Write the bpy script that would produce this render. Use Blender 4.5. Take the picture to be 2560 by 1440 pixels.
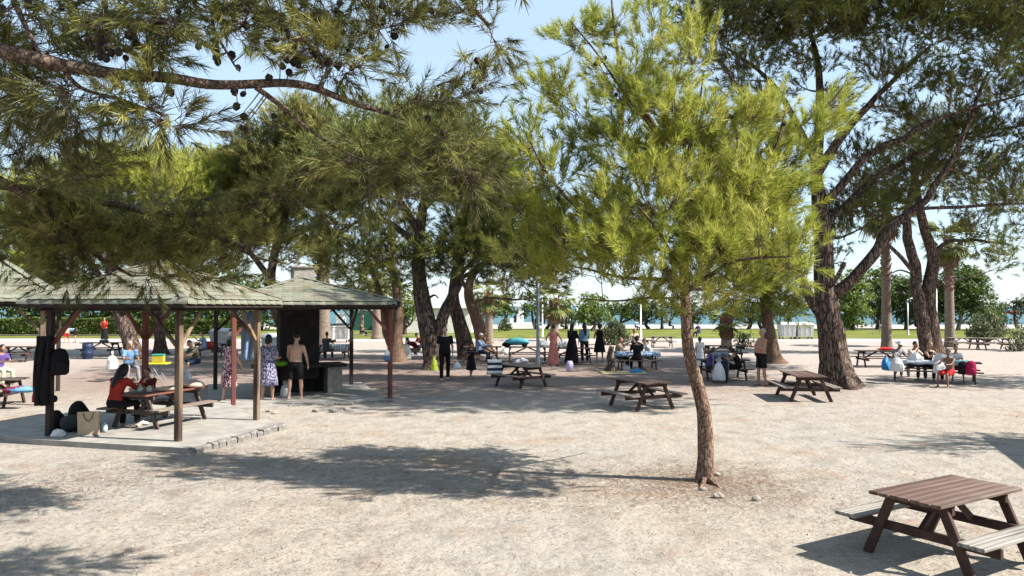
import bpy, math, random
import numpy as np
from mathutils import Vector, Matrix

R = math.radians
scene = bpy.context.scene
col = scene.collection
for o in list(bpy.data.objects):
    bpy.data.objects.remove(o)

# ------------------------------------------------------------------ camera
FPX, HZ, CAMH = 1900.0, 766.0, 2.5          # focal length and horizon row in photo pixels, eye height in metres
PITCH = math.atan((HZ - 720.0) / FPX)
cam_data = bpy.data.cameras.new('camera')
cam_data.sensor_width = 36.0
cam_data.lens = 36.0 * FPX / 2560.0
cam_data.clip_start = 0.05
cam_data.clip_end = 60000.0
cam = bpy.data.objects.new('camera', cam_data)
cam.location = (0, 0, CAMH)
cam.rotation_euler = (math.pi / 2 + PITCH, 0, 0)
col.objects.link(cam)
scene.camera = cam
scene.render.resolution_x, scene.render.resolution_y = 1024, 576

# ------------------------------------------------------------------ sky and sun
SUN_EL = R(44.0)
SUN_AZ = math.atan2(0.972, -0.235)           # from +Y towards +X
SUN_DIR = Vector((math.cos(SUN_EL) * math.sin(SUN_AZ), math.cos(SUN_EL) * math.cos(SUN_AZ), math.sin(SUN_EL)))
world = bpy.data.worlds.new('World')
scene.world = world
world.use_nodes = True
wn = world.node_tree
sky = wn.nodes.new('ShaderNodeTexSky')
sky.sky_type = 'NISHITA'
sky.sun_disc = False
sky.sun_elevation = SUN_EL
sky.sun_rotation = SUN_AZ
sky.altitude = 0.0
sky.air_density = 1.0
sky.dust_density = 0.35
sky.ozone_density = 1.0
bg = wn.nodes['Background']
bg.inputs['Strength'].default_value = 0.058
mixn = wn.nodes.new('ShaderNodeMix'); mixn.data_type = 'RGBA'; mixn.inputs[0].default_value = 0.45
mixn.inputs[7].default_value = (6.9, 9.0, 10.9, 1)          # thin even veil of summer haze over the whole sky
wn.links.new(sky.outputs[0], mixn.inputs[6])
wn.links.new(mixn.outputs[2], bg.inputs['Color'])
sun_data = bpy.data.lights.new('sun', 'SUN')
sun_data.energy = 5.0
sun_data.angle = R(0.53)
sun_data.color = (1.0, 0.955, 0.88)
sun = bpy.data.objects.new('sun', sun_data)
sun.rotation_euler = SUN_DIR.to_track_quat('Z', 'Y').to_euler()
sun.location = (30, -10, 40)
col.objects.link(sun)
scene.view_settings.view_transform = 'Standard'
scene.view_settings.look = 'None'
scene.view_settings.exposure = 1.4
scene.view_settings.gamma = 1.0
scene.view_settings.use_curve_mapping = False
scene.render.engine = 'CYCLES'
scene.cycles.max_bounces = 3
scene.cycles.diffuse_bounces = 1
scene.cycles.glossy_bounces = 1
scene.cycles.transmission_bounces = 2
scene.cycles.transparent_max_bounces = 6
scene.cycles.caustics_reflective = False
scene.cycles.caustics_refractive = False

# ------------------------------------------------------------------ measuring
CP, SP = math.cos(PITCH), math.sin(PITCH)
def P(px, py, d):
    """the point that stands d metres ahead of the eye on the line of sight measured in the photograph"""
    u, v = (px - 1280.0) / FPX, (720.0 - py) / FPX
    dx, dy, dz = u, CP - v * SP, SP + v * CP
    t = d / dy
    return np.array((dx * t, d, CAMH + dz * t))
def Gd(py, z=0.0):
    v = (720.0 - py) / FPX
    return (z - CAMH) / (SP + v * CP) * (CP - v * SP)
def G(px, py, z=0.0):
    return P(px, py, Gd(py, z))
# ------------------------------------------------------------------ materials
MATS = {}
def mat(name, c1, c2=None, rough=0.8, scale=8.0, bump=0.0, bscale=None, spec=0.3, metal=0.0, stretch=None, detail=4.0, lo=0.35, hi=0.65, trans=0.0, c3=None):
    if name in MATS: return MATS[name]
    m = bpy.data.materials.new(name); m.use_nodes = True
    nt = m.node_tree; N = nt.nodes; L = nt.links
    b = N['Principled BSDF']; out = N['Material Output']
    b.inputs['Roughness'].default_value = rough
    b.inputs['Metallic'].default_value = metal
    b.inputs['Specular IOR Level'].default_value = spec
    if c2 is None: c2 = tuple(x * 0.82 for x in c1)
    tc = N.new('ShaderNodeTexCoord'); mp = N.new('ShaderNodeMapping')
    L.new(tc.outputs['Object'], mp.inputs[0])
    if stretch: mp.inputs['Scale'].default_value = stretch
    nz = N.new('ShaderNodeTexNoise'); nz.inputs['Scale'].default_value = scale; nz.inputs['Detail'].default_value = detail
    L.new(mp.outputs[0], nz.inputs['Vector'])
    cr = N.new('ShaderNodeValToRGB')
    cr.color_ramp.elements[0].position = lo; cr.color_ramp.elements[1].position = hi
    cr.color_ramp.elements[0].color = (*c1, 1); cr.color_ramp.elements[1].color = (*c2, 1)
    if c3:
        e = cr.color_ramp.elements.new((lo + hi) / 2); e.color = (*c3, 1)
    L.new(nz.outputs[0], cr.inputs[0]); L.new(cr.outputs[0], b.inputs['Base Color'])
    if bump:
        n2 = N.new('ShaderNodeTexNoise'); n2.inputs['Scale'].default_value = bscale or scale * 3; n2.inputs['Detail'].default_value = 5
        L.new(mp.outputs[0], n2.inputs['Vector'])
        bp = N.new('ShaderNodeBump'); bp.inputs['Strength'].default_value = 1.0; bp.inputs['Distance'].default_value = bump
        L.new(n2.outputs[0], bp.inputs['Height']); L.new(bp.outputs[0], b.inputs['Normal'])
    if trans:
        tr = N.new('ShaderNodeBsdfTranslucent'); mx = N.new('ShaderNodeMixShader'); mx.inputs[0].default_value = trans
        L.new(cr.outputs[0], tr.inputs['Color']); L.new(b.outputs[0], mx.inputs[1]); L.new(tr.outputs[0], mx.inputs[2])
        L.new(mx.outputs[0], out.inputs['Surface'])
    MATS[name] = m
    return m

def leaf_mat(name, stops, trans=0.35, rough=0.6, spec=0.25):
    """leaves and needles: colour by a per-leaf attribute"""
    if name in MATS: return MATS[name]
    m = bpy.data.materials.new(name); m.use_nodes = True
    nt = m.node_tree; N = nt.nodes; L = nt.links
    b = N['Principled BSDF']; out = N['Material Output']
    b.inputs['Roughness'].default_value = rough; b.inputs['Specular IOR Level'].default_value = spec
    a = N.new('ShaderNodeAttribute'); a.attribute_name = 'tint'
    cr = N.new('ShaderNodeValToRGB')
    els = cr.color_ramp.elements
    els[0].position, els[0].color = stops[0][0], (*stops[0][1], 1)
    els[1].position, els[1].color = stops[-1][0], (*stops[-1][1], 1)
    for p, c in stops[1:-1]:
        e = els.new(p); e.color = (*c, 1)
    L.new(a.outputs['Fac'], cr.inputs[0]); L.new(cr.outputs[0], b.inputs['Base Color'])
    tr = N.new('ShaderNodeBsdfTranslucent'); mx = N.new('ShaderNodeMixShader'); mx.inputs[0].default_value = trans
    L.new(cr.outputs[0], tr.inputs['Color']); L.new(b.outputs[0], mx.inputs[1]); L.new(tr.outputs[0], mx.inputs[2])
    L.new(mx.outputs[0], out.inputs['Surface'])
    MATS[name] = m
    return m

# ------------------------------------------------------------------ mesh helpers
def nrm(v):
    v = np.asarray(v, float); n = np.linalg.norm(v)
    return v / n if n > 1e-9 else v
def frame(t):
    t = nrm(t); a = np.array((0, 0, 1.0)) if abs(t[2]) < 0.9 else np.array((1.0, 0, 0))
    x = nrm(np.cross(a, t)); return x, np.cross(t, x)
def _hash(ix, iy, iz, seed):
    h = (ix * 374761393 + iy * 668265263 + iz * 2147483647 + seed * 1274126177) & 0xffffffff
    h = ((h ^ (h >> 13)) * 1274126177) & 0xffffffff
    return ((h ^ (h >> 16)) & 0xffff) / 65535.0
def vnoise(p, seed=0):
    p = np.asarray(p, float); i = np.floor(p).astype(np.int64); f = p - i; f = f * f * (3 - 2 * f)
    r = 0
    for dx in (0, 1):
        for dy in (0, 1):
            for dz in (0, 1):
                w = (f[:, 0] if dx else 1 - f[:, 0]) * (f[:, 1] if dy else 1 - f[:, 1]) * (f[:, 2] if dz else 1 - f[:, 2])
                r = r + w * _hash(i[:, 0] + dx, i[:, 1] + dy, i[:, 2] + dz, seed)
    return r * 2 - 1

class MB:
    def __init__(s): s.v = []; s.f = []; s.n = 0
    def add(s, v, f):
        v = np.asarray(v, float); s.v.append(v)
        s.f.extend([tuple(i + s.n for i in q) for q in f]); s.n += len(v); return s
    def box(s, c, size, rot=None):
        x, y, z = (q / 2 for q in size)
        v = np.array([(a * x, b * y, d * z) for d in (-1, 1) for b in (-1, 1) for a in (-1, 1)])
        if rot is not None: v = v @ np.asarray(rot).T
        return s.add(v + np.asarray(c, float), [(0, 2, 3, 1), (4, 5, 7, 6), (0, 1, 5, 4), (2, 6, 7, 3), (0, 4, 6, 2), (1, 3, 7, 5)])
    def cbox(s, c, size, ch=0.006, rot=None):
        """box with chamfered edges along x, uneven ends"""
        x, y, z = (q / 2 for q in size)
        ring = [(-y + ch, -z), (y - ch, -z), (y, -z + ch), (y, z - ch), (y - ch, z), (-y + ch, z), (-y, z - ch), (-y, -z + ch)]
        v = np.array([(a * x, b, d) for a in (-1, 1) for b, d in ring])
        if rot is not None: v = v @ np.asarray(rot).T
        f = [(i, (i + 1) % 8, 8 + (i + 1) % 8, 8 + i) for i in range(8)] + [tuple(range(7, -1, -1)), tuple(range(8, 16))]
        return s.add(v + np.asarray(c, float), f)
    def beam(s, p0, p1, w, h, up=(0, 0, 1)):
        """bar from p0 to p1, w across, h along up"""
        p0 = np.asarray(p0, float); p1 = np.asarray(p1, float); t = nrm(p1 - p0)
        x = np.cross(t, np.asarray(up, float))
        x = nrm(x) if np.linalg.norm(x) > 1e-6 else frame(t)[0]
        y = np.cross(x, t)
        return s.cbox((p0 + p1) / 2, (np.linalg.norm(p1 - p0), w, h), min(w, h) * 0.1, np.array((t, x, y)).T)
    def tube(s, pts, rad, n=8, cap=True, round_end=False):
        pts = np.asarray(pts, float); m = len(pts)
        rad = np.broadcast_to(np.asarray(rad, float), (m,)).copy()
        T = np.gradient(pts, axis=0) if m > 2 else np.repeat((pts[-1:] - pts[:1]), m, 0)
        T = T / np.maximum(np.linalg.norm(T, axis=1, keepdims=True), 1e-9)
        x, y = frame(T[0]); V = []
        a = np.arange(n) * 2 * math.pi / n; ca, sa = np.cos(a)[:, None], np.sin(a)[:, None]
        for i in range(m):
            x = nrm(x - T[i] * np.dot(x, T[i])); y = np.cross(T[i], x)
            V.append(pts[i] + rad[i] * (ca * x + sa * y))
        f = []
        for i in range(m - 1):
            for j in range(n):
                k = (j + 1) % n
                f.append((i * n + j, i * n + k, (i + 1) * n + k, (i + 1) * n + j))
        if cap: f += [tuple(range(n - 1, -1, -1)), tuple(range((m - 1) * n, m * n))]
        s.add(np.concatenate(V), f)
        if round_end:
            s.ball(pts[0], (rad[0],) * 3, n=8, m=5); s.ball(pts[-1], (rad[-1],) * 3, n=8, m=5)
        return s
    def ball(s, c, r, rot=None, n=10, m=6):
        V = [(0, 0, 1.0)]
        for i in range(1, m):
            t = math.pi * i / m
            V += [(math.sin(t) * math.cos(2 * math.pi * j / n), math.sin(t) * math.sin(2 * math.pi * j / n), math.cos(t)) for j in range(n)]
        V.append((0, 0, -1.0)); V = np.array(V) * np.asarray(r, float)
        if rot is not None: V = V @ np.asarray(rot).T
        f = [(0, 1 + j, 1 + (j + 1) % n) for j in range(n)]
        for i in range(m - 2):
            for j in range(n):
                k = (j + 1) % n; a = 1 + i * n
                f.append((a + j, a + n + j, a + n + k, a + k))
        l = len(V) - 1; a = 1 + (m - 2) * n
        f += [(l, a + (j + 1) % n, a + j) for j in range(n)]
        return s.add(V + np.asarray(c, float), f)
    def loft(s, secs, n=14, cap=True):
        a = np.arange(n) * 2 * math.pi / n; ca, sa = np.cos(a)[:, None], np.sin(a)[:, None]
        V = [np.asarray(c, float) + ca * np.asarray(A, float) + sa * np.asarray(B, float) for c, A, B in secs]
        m = len(secs); f = []
        for i in range(m - 1):
            for j in range(n):
                k = (j + 1) % n
                f.append((i * n + j, i * n + k, (i + 1) * n + k, (i + 1) * n + j))
        if cap: f += [tuple(range(n - 1, -1, -1)), tuple(range((m - 1) * n, m * n))]
        return s.add(np.concatenate(V), f)
    def lathe(s, prof, n=16, c=(0, 0, 0), cap=True):
        return s.loft([((c[0], c[1], c[2] + z), (r, 0, 0), (0, r, 0)) for r, z in prof], n, cap)
    def noise(s, amp, scale, seed=0):
        V = np.concatenate(s.v)
        d = np.stack([vnoise(V * scale + 17.3 * k, seed + k) for k in range(3)], 1)
        s.v = [V + d * amp]; return s
    def mesh(s, name, m=None, smooth=False):
        me = bpy.data.meshes.new(name)
        me.from_pydata(np.concatenate(s.v).tolist(), [], s.f)
        if m is not None: me.materials.append(m)
        if smooth: me.polygons.foreach_set('use_smooth', np.ones(len(me.polygons), bool))
        me.update(); return me
    def build(s, name, m, parent=None, smooth=False, loc=None):
        return link(name, s.mesh(name, m, smooth), parent, loc)

def link(name, me, parent=None, loc=None, rz=0.0):
    o = bpy.data.objects.new(name, me); col.objects.link(o)
    if parent is not None: o.parent = parent
    if loc is not None: o.location = tuple(float(q) for q in loc)
    if rz: o.rotation_euler = (0, 0, rz)
    return o
def tag(o, label=None, cat=None, group=None, kind=None):
    if label: o['label'] = label
    if cat: o['category'] = cat
    if group: o['group'] = group
    if kind: o['kind'] = kind
    return o
def thing(name, label, cat, loc=(0, 0, 0), rz=0.0, group=None):
    o = bpy.data.objects.new(name, None); col.objects.link(o)
    o.empty_display_size = 0.2
    o.location = tuple(float(q) for q in loc); o.rotation_euler = (0, 0, rz)
    return tag(o, label, cat, group)
def tri_mesh(name, V, n_per=3, tint=None, m=None, quads=False):
    """soup of separate triangles (or quads) from a flat vertex array"""
    k = 4 if quads else 3
    nv = len(V); nf = nv // k
    me = bpy.data.meshes.new(name)
    me.vertices.add(nv); me.vertices.foreach_set('co', np.ascontiguousarray(V, np.float32).ravel())
    me.loops.add(nv); me.loops.foreach_set('vertex_index', np.arange(nv, dtype=np.int32))
    me.polygons.add(nf); me.polygons.foreach_set('loop_start', np.arange(0, nv, k, dtype=np.int32))
    if tint is not None:
        a = me.attributes.new('tint', 'FLOAT', 'FACE'); a.data.foreach_set('value', np.ascontiguousarray(tint, np.float32))
    if m is not None: me.materials.append(m)
    me.update(calc_edges=True)
    return me
def catmull(pts, per=6):
    pts = np.asarray(pts, float)
    if len(pts) < 3:
        t = np.linspace(0, 1, per + 1)[:, None]; return pts[0] * (1 - t) + pts[-1] * t
    q = np.concatenate([[2 * pts[0] - pts[1]], pts, [2 * pts[-1] - pts[-2]]]); out = []
    for i in range(1, len(q) - 2):
        a, b, c, d = q[i - 1], q[i], q[i + 1], q[i + 2]
        for t in np.arange(per) / per:
            out.append(0.5 * (2 * b + (c - a) * t + (2 * a - 5 * b + 4 * c - d) * t * t + (3 * b - a - 3 * c + d) * t ** 3))
    out.append(pts[-1]); return np.array(out)

# ------------------------------------------------------------------ bark tubes, needles and leaves
def bark_tube(mb, pts, rad, n=14, amp=0.12, seed=0, rough=1.0, flare=0.0, cap=True):
    """tapered trunk with furrowed plates pushed into the mesh"""
    pts = np.asarray(pts, float); m = len(pts)
    T = np.gradient(pts, axis=0); T /= np.linalg.norm(T, axis=1, keepdims=True)
    x, y = frame(T[0]); V = []
    a = np.arange(n) * 2 * math.pi / n
    L = np.concatenate([[0], np.cumsum(np.linalg.norm(np.diff(pts, axis=0), axis=1))])
    for i in range(m):
        x = nrm(x - T[i] * np.dot(x, T[i])); y = np.cross(T[i], x)
        c = np.stack([np.cos(a), np.sin(a)], 1)
        q = np.concatenate([c * (1.1 + 1.6 * rough), np.full((n, 1), L[i] / max(rad[0], .03) * 0.22)], 1) + seed * 7.7
        d = vnoise(q, seed) * 0.6 + vnoise(q * 2.6 + 3, seed + 5) * 0.4 + vnoise(q * (5.5, 5.5, 4.0), seed + 9) * 0.25
        r = rad[i] * (1 + amp * d)
        if flare and L[i] < flare * 3:
            r = r * (1 + 0.55 * math.exp(-L[i] / flare) * (1 + 0.5 * np.cos(a * 4 + seed) + 0.3 * np.cos(a * 7 + 2 * seed)))
        V.append(pts[i] + (c[:, :1] * x + c[:, 1:] * y) * r[:, None])
    f = []
    for i in range(m - 1):
        for j in range(n):
            k = (j + 1) % n
            f.append((i * n + j, i * n + k, (i + 1) * n + k, (i + 1) * n + j))
    if cap: f.append(tuple(range((m - 1) * n, m * n)))
    mb.add(np.concatenate(V), f)

def rand_unit(rng, n):
    v = rng.normal(size=(n, 3)); return v / np.linalg.norm(v, axis=1, keepdims=True)

def needle_soup(rng, p, d, L, n, nl, w, spread=(0.35, 0.95), droop=0.12, tint0=None):
    """p, d: bases and directions of the shoots; n needles on each"""
    S = len(p); N = S * n
    t = rng.random((S, n)) ** 0.8
    base = p[:, None] + d[:, None] * (L[:, None] * t)[..., None]
    a = rng.uniform(spread[0], spread[1], (S, n)) * (1.12 - 0.45 * t)
    ru = rand_unit(rng, N).reshape(S, n, 3)
    perp = ru - d[:, None] * (ru * d[:, None]).sum(-1, keepdims=True)
    perp /= np.maximum(np.linalg.norm(perp, axis=-1, keepdims=True), 1e-6)
    nd = d[:, None] * np.cos(a)[..., None] + perp * np.sin(a)[..., None]
    nd[..., 2] -= droop
    nd /= np.linalg.norm(nd, axis=-1, keepdims=True)
    ln = nl * rng.uniform(0.7, 1.15, (S, n))
    r2 = rand_unit(rng, N).reshape(S, n, 3)
    side = np.cross(nd, r2); side /= np.maximum(np.linalg.norm(side, axis=-1, keepdims=True), 1e-6)
    side *= (w * rng.uniform(0.7, 1.3, (S, n)) / 2)[..., None]
    tip = base + nd * ln[..., None]
    V = np.stack([base + side, base - side, tip], 2).reshape(-1, 3)
    ti = (tint0[:, None] if tint0 is not None else 0.5) + rng.normal(0, 0.11, (S, n))
    return V, np.clip(ti, 0, 1).reshape(-1)

def bark_mat(name, crack, mid, pale, scale, bump, zs=0.33):
    if name in MATS: return MATS[name]
    m = bpy.data.materials.new(name); m.use_nodes = True
    nt = m.node_tree; N = nt.nodes; L = nt.links; b = N['Principled BSDF']
    b.inputs['Roughness'].default_value = 0.95; b.inputs['Specular IOR Level'].default_value = 0.1
    tc = N.new('ShaderNodeTexCoord'); mp = N.new('ShaderNodeMapping'); mp.inputs['Scale'].default_value = (1, 1, zs); L.new(tc.outputs['Object'], mp.inputs[0])
    nz = N.new('ShaderNodeTexNoise'); nz.inputs['Scale'].default_value = scale * 0.9; nz.inputs['Detail'].default_value = 6; L.new(mp.outputs[0], nz.inputs['Vector'])
    wv = N.new('ShaderNodeMix'); wv.data_type = 'RGBA'; wv.blend_type = 'LINEAR_LIGHT'; wv.inputs[0].default_value = 0.9 / scale; L.new(mp.outputs[0], wv.inputs[6]); L.new(nz.outputs['Color'], wv.inputs[7])
    vo = N.new('ShaderNodeTexVoronoi'); vo.feature = 'DISTANCE_TO_EDGE'; vo.inputs['Scale'].default_value = scale; L.new(wv.outputs[2], vo.inputs['Vector'])
    ve = N.new('ShaderNodeTexVoronoi'); ve.inputs['Scale'].default_value = scale; L.new(wv.outputs[2], ve.inputs['Vector'])
    r1 = N.new('ShaderNodeValToRGB'); e = r1.color_ramp.elements; e[0].position = 0.3; e[1].position = 0.72; e[0].color = (*mid, 1); e[1].color = (*pale, 1)
    mm = N.new('ShaderNodeMix'); mm.data_type = 'RGBA'; mm.inputs[0].default_value = 0.45; L.new(nz.outputs['Color'], mm.inputs[6]); L.new(ve.outputs['Color'], mm.inputs[7]); L.new(mm.outputs[2], r1.inputs[0])
    r2 = N.new('ShaderNodeValToRGB'); e = r2.color_ramp.elements; e[0].position = 0.0; e[1].position = 0.13; e[0].color = (0, 0, 0, 1); e[1].color = (1, 1, 1, 1); L.new(vo.outputs['Distance'], r2.inputs[0])
    mx = N.new('ShaderNodeMix'); mx.data_type = 'RGBA'; mx.inputs[6].default_value = (*crack, 1); L.new(r2.outputs[0], mx.inputs[0]); L.new(r1.outputs[0], mx.inputs[7]); L.new(mx.outputs[2], b.inputs['Base Color'])
    ad = N.new('ShaderNodeMath'); ad.operation = 'MULTIPLY_ADD'; ad.inputs[1].default_value = 0.5; L.new(nz.outputs[0], ad.inputs[0]); L.new(r2.outputs[0], ad.inputs[2])
    bp = N.new('ShaderNodeBump'); bp.inputs['Strength'].default_value = 1; bp.inputs['Distance'].default_value = bump; L.new(ad.outputs[0], bp.inputs['Height']); L.new(bp.outputs[0], b.inputs['Normal'])
    MATS[name] = m; return m
BARK = lambda: bark_mat('pine bark', (0.075, 0.046, 0.034), (0.15, 0.092, 0.064), (0.29, 0.195, 0.14), 30, 0.014, 0.3)
BARKL = lambda: bark_mat('bough bark', (0.045, 0.03, 0.024), (0.085, 0.055, 0.043), (0.19, 0.135, 0.105), 26, 0.008, 0.8)
BARKD = lambda: bark_mat('dark pine bark', (0.03, 0.021, 0.018), (0.07, 0.047, 0.038), (0.21, 0.152, 0.122), 13, 0.045, 0.2)
TWIG = lambda: mat('twig bark', (0.09, 0.065, 0.05), (0.2, 0.15, 0.115), rough=0.95, scale=12, spec=0.1)

def sample_blobs(rng, blobs, cr, shell=0.35):
    """clump centres spread through ellipsoids given by sight line, distance and size"""
    C = []
    for b in blobs:
        px, py, d, rx, ry = b[:5]
        dens = b[5] if len(b) > 5 else 1.0
        rz = b[6] if len(b) > 6 else None
        c = P(px, py, d); ax = rx * d / FPX; az = ry * d / FPX; ay = rz if rz else 0.75 * (ax + az) / 2
        n = max(2, int(dens * 2.1 * ax * az * ay / cr ** 3))
        n = min(n, int(dens * 3.2 * (ax * az + ax * ay + ay * az) / cr ** 2) + 2)
        for _ in range(n):
            best, bd = None, -1
            for _k in range(4):
                u = rand_unit(rng, 1)[0] * rng.random() ** shell
                q = c + u * (ax, ay, az)
                dd = np.min(((np.array(C[-80:]) - q) ** 2).sum(1)) if C else 1.0
                if dd > bd: best, bd = q, dd
            C.append(best)
    return C

def pine(name, label, trunk, limbs, blobs, cr=0.42, per=30, shoot=0.2, nn=46, nl=0.14, nw=0.0042, seed=1, nmat=None, bark=None,
         group=None, cat='pine tree', upb=0.55, outb=0.7, spread=(0.35, 0.95), droop=0.1, tw=1.0, tint=0.5, flare=0.25, amp=0.12, ring=16, trunk_name='trunk', twig_sides=4, bigtwig=1.0, dk=1.9, wk=1.6, shrink=0.0, coarse=None, limb_bark=None):
    blobs = [(*b[:3], max(b[3] - shrink / b[2] * FPX, b[3] * .3), max(b[4] - shrink / b[2] * FPX, b[4] * .3), *b[5:]) for b in blobs]
    blobs = [(*b[:5], (b[5] if len(b) > 5 else 1.0) * dk, *b[6:]) for b in blobs]; nw *= wk
    rng = np.random.default_rng(seed)
    tp, tr0, tr1 = trunk
    wp = [P(*q) for q in tp]
    base = wp[0].copy(); base[2] = 0.0; wp[0] = base - (0, 0, 0.05)
    root = thing(name, label, cat, base, group=group)
    bark = bark or BARK()
    c = catmull(wp, 10); k = np.linspace(0, 1, len(c))
    mb = MB(); rad = tr0 * (1 - k) + tr1 * k
    bark_tube(mb, c - base, rad, ring, amp, seed, flare=flare)
    mb.build(trunk_name, bark, root, smooth=True)
    S, SR = [c], [rad]
    for i, (lp, r0, r1) in enumerate(limbs):
        lw = [P(*q) for q in lp]
        lc = catmull(lw, 8); kk = np.linspace(0, 1, len(lc)); lr = r0 * (1 - kk) ** 0.9 + r1 * kk
        wob = np.stack([vnoise(lc * 1.7 + 9 * q, seed + i + q) for q in range(3)], 1) * (0.045 * np.sin(kk * math.pi) * np.linalg.norm(lc[-1] - lc[0]) * 0.3)[:, None]
        lc = lc + wob
        mb = MB(); bark_tube(mb, lc - base, lr, max(7, ring * 2 // 3), amp * 0.8, seed + i + 1)
        mb.build('branch', limb_bark or bark, root, smooth=True)
        S.append(lc); SR.append(lr)
    pts = np.concatenate(S); prad = np.concatenate(SR)
    C = sample_blobs(rng, blobs, cr)
    C.sort(key=lambda q: np.min(np.linalg.norm(pts - q, axis=1)))
    tb2 = MB(); tb = MB(); TWQ = []; sp, sd, sl, st = [], [], [], []
    for q in C:
        dist = np.linalg.norm(pts - q, axis=1)
        cost = dist + np.maximum(0, pts[:, 2] - (q[2] - 0.15 * dist)) * 1.2
        j = int(np.argmin(cost)); a = pts[j]; L = max(dist[j], 0.05)
        mid = (a + q) / 2 + rng.normal(0, 0.06, 3) * L + np.array((0, 0, -0.06 * L))
        t = np.linspace(0, 1, 6)[:, None]
        bz = a * (1 - t) ** 2 + 2 * mid * t * (1 - t) + q * t * t
        r0 = min(prad[j] * 0.55, bigtwig * (0.006 * tw + 0.011 * L)) + 0.002; br = np.linspace(r0, 0.0045 * tw, 6)
        tb.tube(bz - base, br, twig_sides + 1, cap=False)
        pts = np.concatenate([pts, bz[2:]]); prad = np.concatenate([prad, br[2:]])
        out = nrm(q - a) * outb + np.array((0, 0, upb))
        n = max(4, int(per * rng.uniform(0.7, 1.3)))
        u = rand_unit(rng, n) * (rng.random((n, 1)) ** 0.45)
        pos = q + u * (cr * np.array((1.0, 1.0, 0.72)))
        dr = u * 0.85 + out + rng.normal(0, 0.28, (n, 3)); dr /= np.linalg.norm(dr, axis=1, keepdims=True)
        tn = tint + rng.normal(0, 0.14)
        s0 = bz[3 + np.arange(n) % 3]; ph = pos + dr * shoot * 0.8
        for (a0, a1, w0, w1) in (((s0, (s0 + pos) / 2 - dr * 0.05, .0042, .0034), ((s0 + pos) / 2 - dr * 0.05, ph, .0034, .0016)) if tw <= 1 else ((s0, ph, .004, .0016),)):
            tt = a1 - a0; tt = tt / np.maximum(np.linalg.norm(tt, axis=1, keepdims=True), 1e-6)
            sx_ = np.cross(tt, (0.31, 0.2, 0.93)); sx_ /= np.maximum(np.linalg.norm(sx_, axis=1, keepdims=True), 1e-6); sy_ = np.cross(tt, sx_)
            for u0 in ((sx_ * tw, sy_ * tw) if tw <= 1 else (sx_ * tw,)):
                TWQ.append(np.stack([a0 + u0 * w0, a0 - u0 * w0, a1 - u0 * w1, a1 + u0 * w1], 1).reshape(-1, 3))
        sp.append(pos); sd.append(dr); sl.append(np.full(n, shoot) * rng.uniform(0.7, 1.3, n)); st.append(np.full(n, tn) + rng.normal(0, 0.1, n))
    tag(tb.build('twigs', TWIG(), root), kind='stuff')
    tag(link('shoots', tri_mesh('shoots', np.concatenate(TWQ) - base, 4, None, TWIG(), quads=True), root), kind='stuff')
    V, ti = needle_soup(rng, np.concatenate(sp), np.concatenate(sd), np.concatenate(sl), nn, nl, nw, spread, droop, np.concatenate(st))
    if coarse:      # the parts of the crown that only shade the place: broader tufts
        cb, ccr, cper, cnn, cnl, cnw = coarse; CC = sample_blobs(rng, cb, ccr); p2, d2, t2 = [], [], []
        for q in CC:
            u = rand_unit(rng, cper) * (rng.random((cper, 1)) ** 0.45); dr = u + np.array((0, 0, .5)); dr /= np.linalg.norm(dr, axis=1, keepdims=True)
            p2.append(q + u * ccr); d2.append(dr); t2.append(np.full(cper, tint + rng.normal(0, .12)))
            j = int(np.argmin(np.linalg.norm(pts - q, axis=1))); a = pts[j]
            tb2.tube(np.array((a, (a + q) / 2 + rng.normal(0, .05, 3), q)) - base, np.array((.02, .012, .006)) * max(1, tw * .6), 4, cap=False); pts = np.concatenate([pts, [q]])
        V2, ti2 = needle_soup(rng, np.concatenate(p2), np.concatenate(d2), np.full(len(CC) * cper, cnl), cnn, cnl, cnw, (.3, 1.1), .1, np.concatenate(t2))
        V = np.concatenate([V, V2]); ti = np.concatenate([ti, ti2]); tag(tb2.build('upper_twigs', TWIG(), root), kind='stuff')
    tag(link('crown', tri_mesh('crown', V - base, 3, ti, nmat), root), kind='stuff')
    return root, base, pts, C, rng

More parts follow.
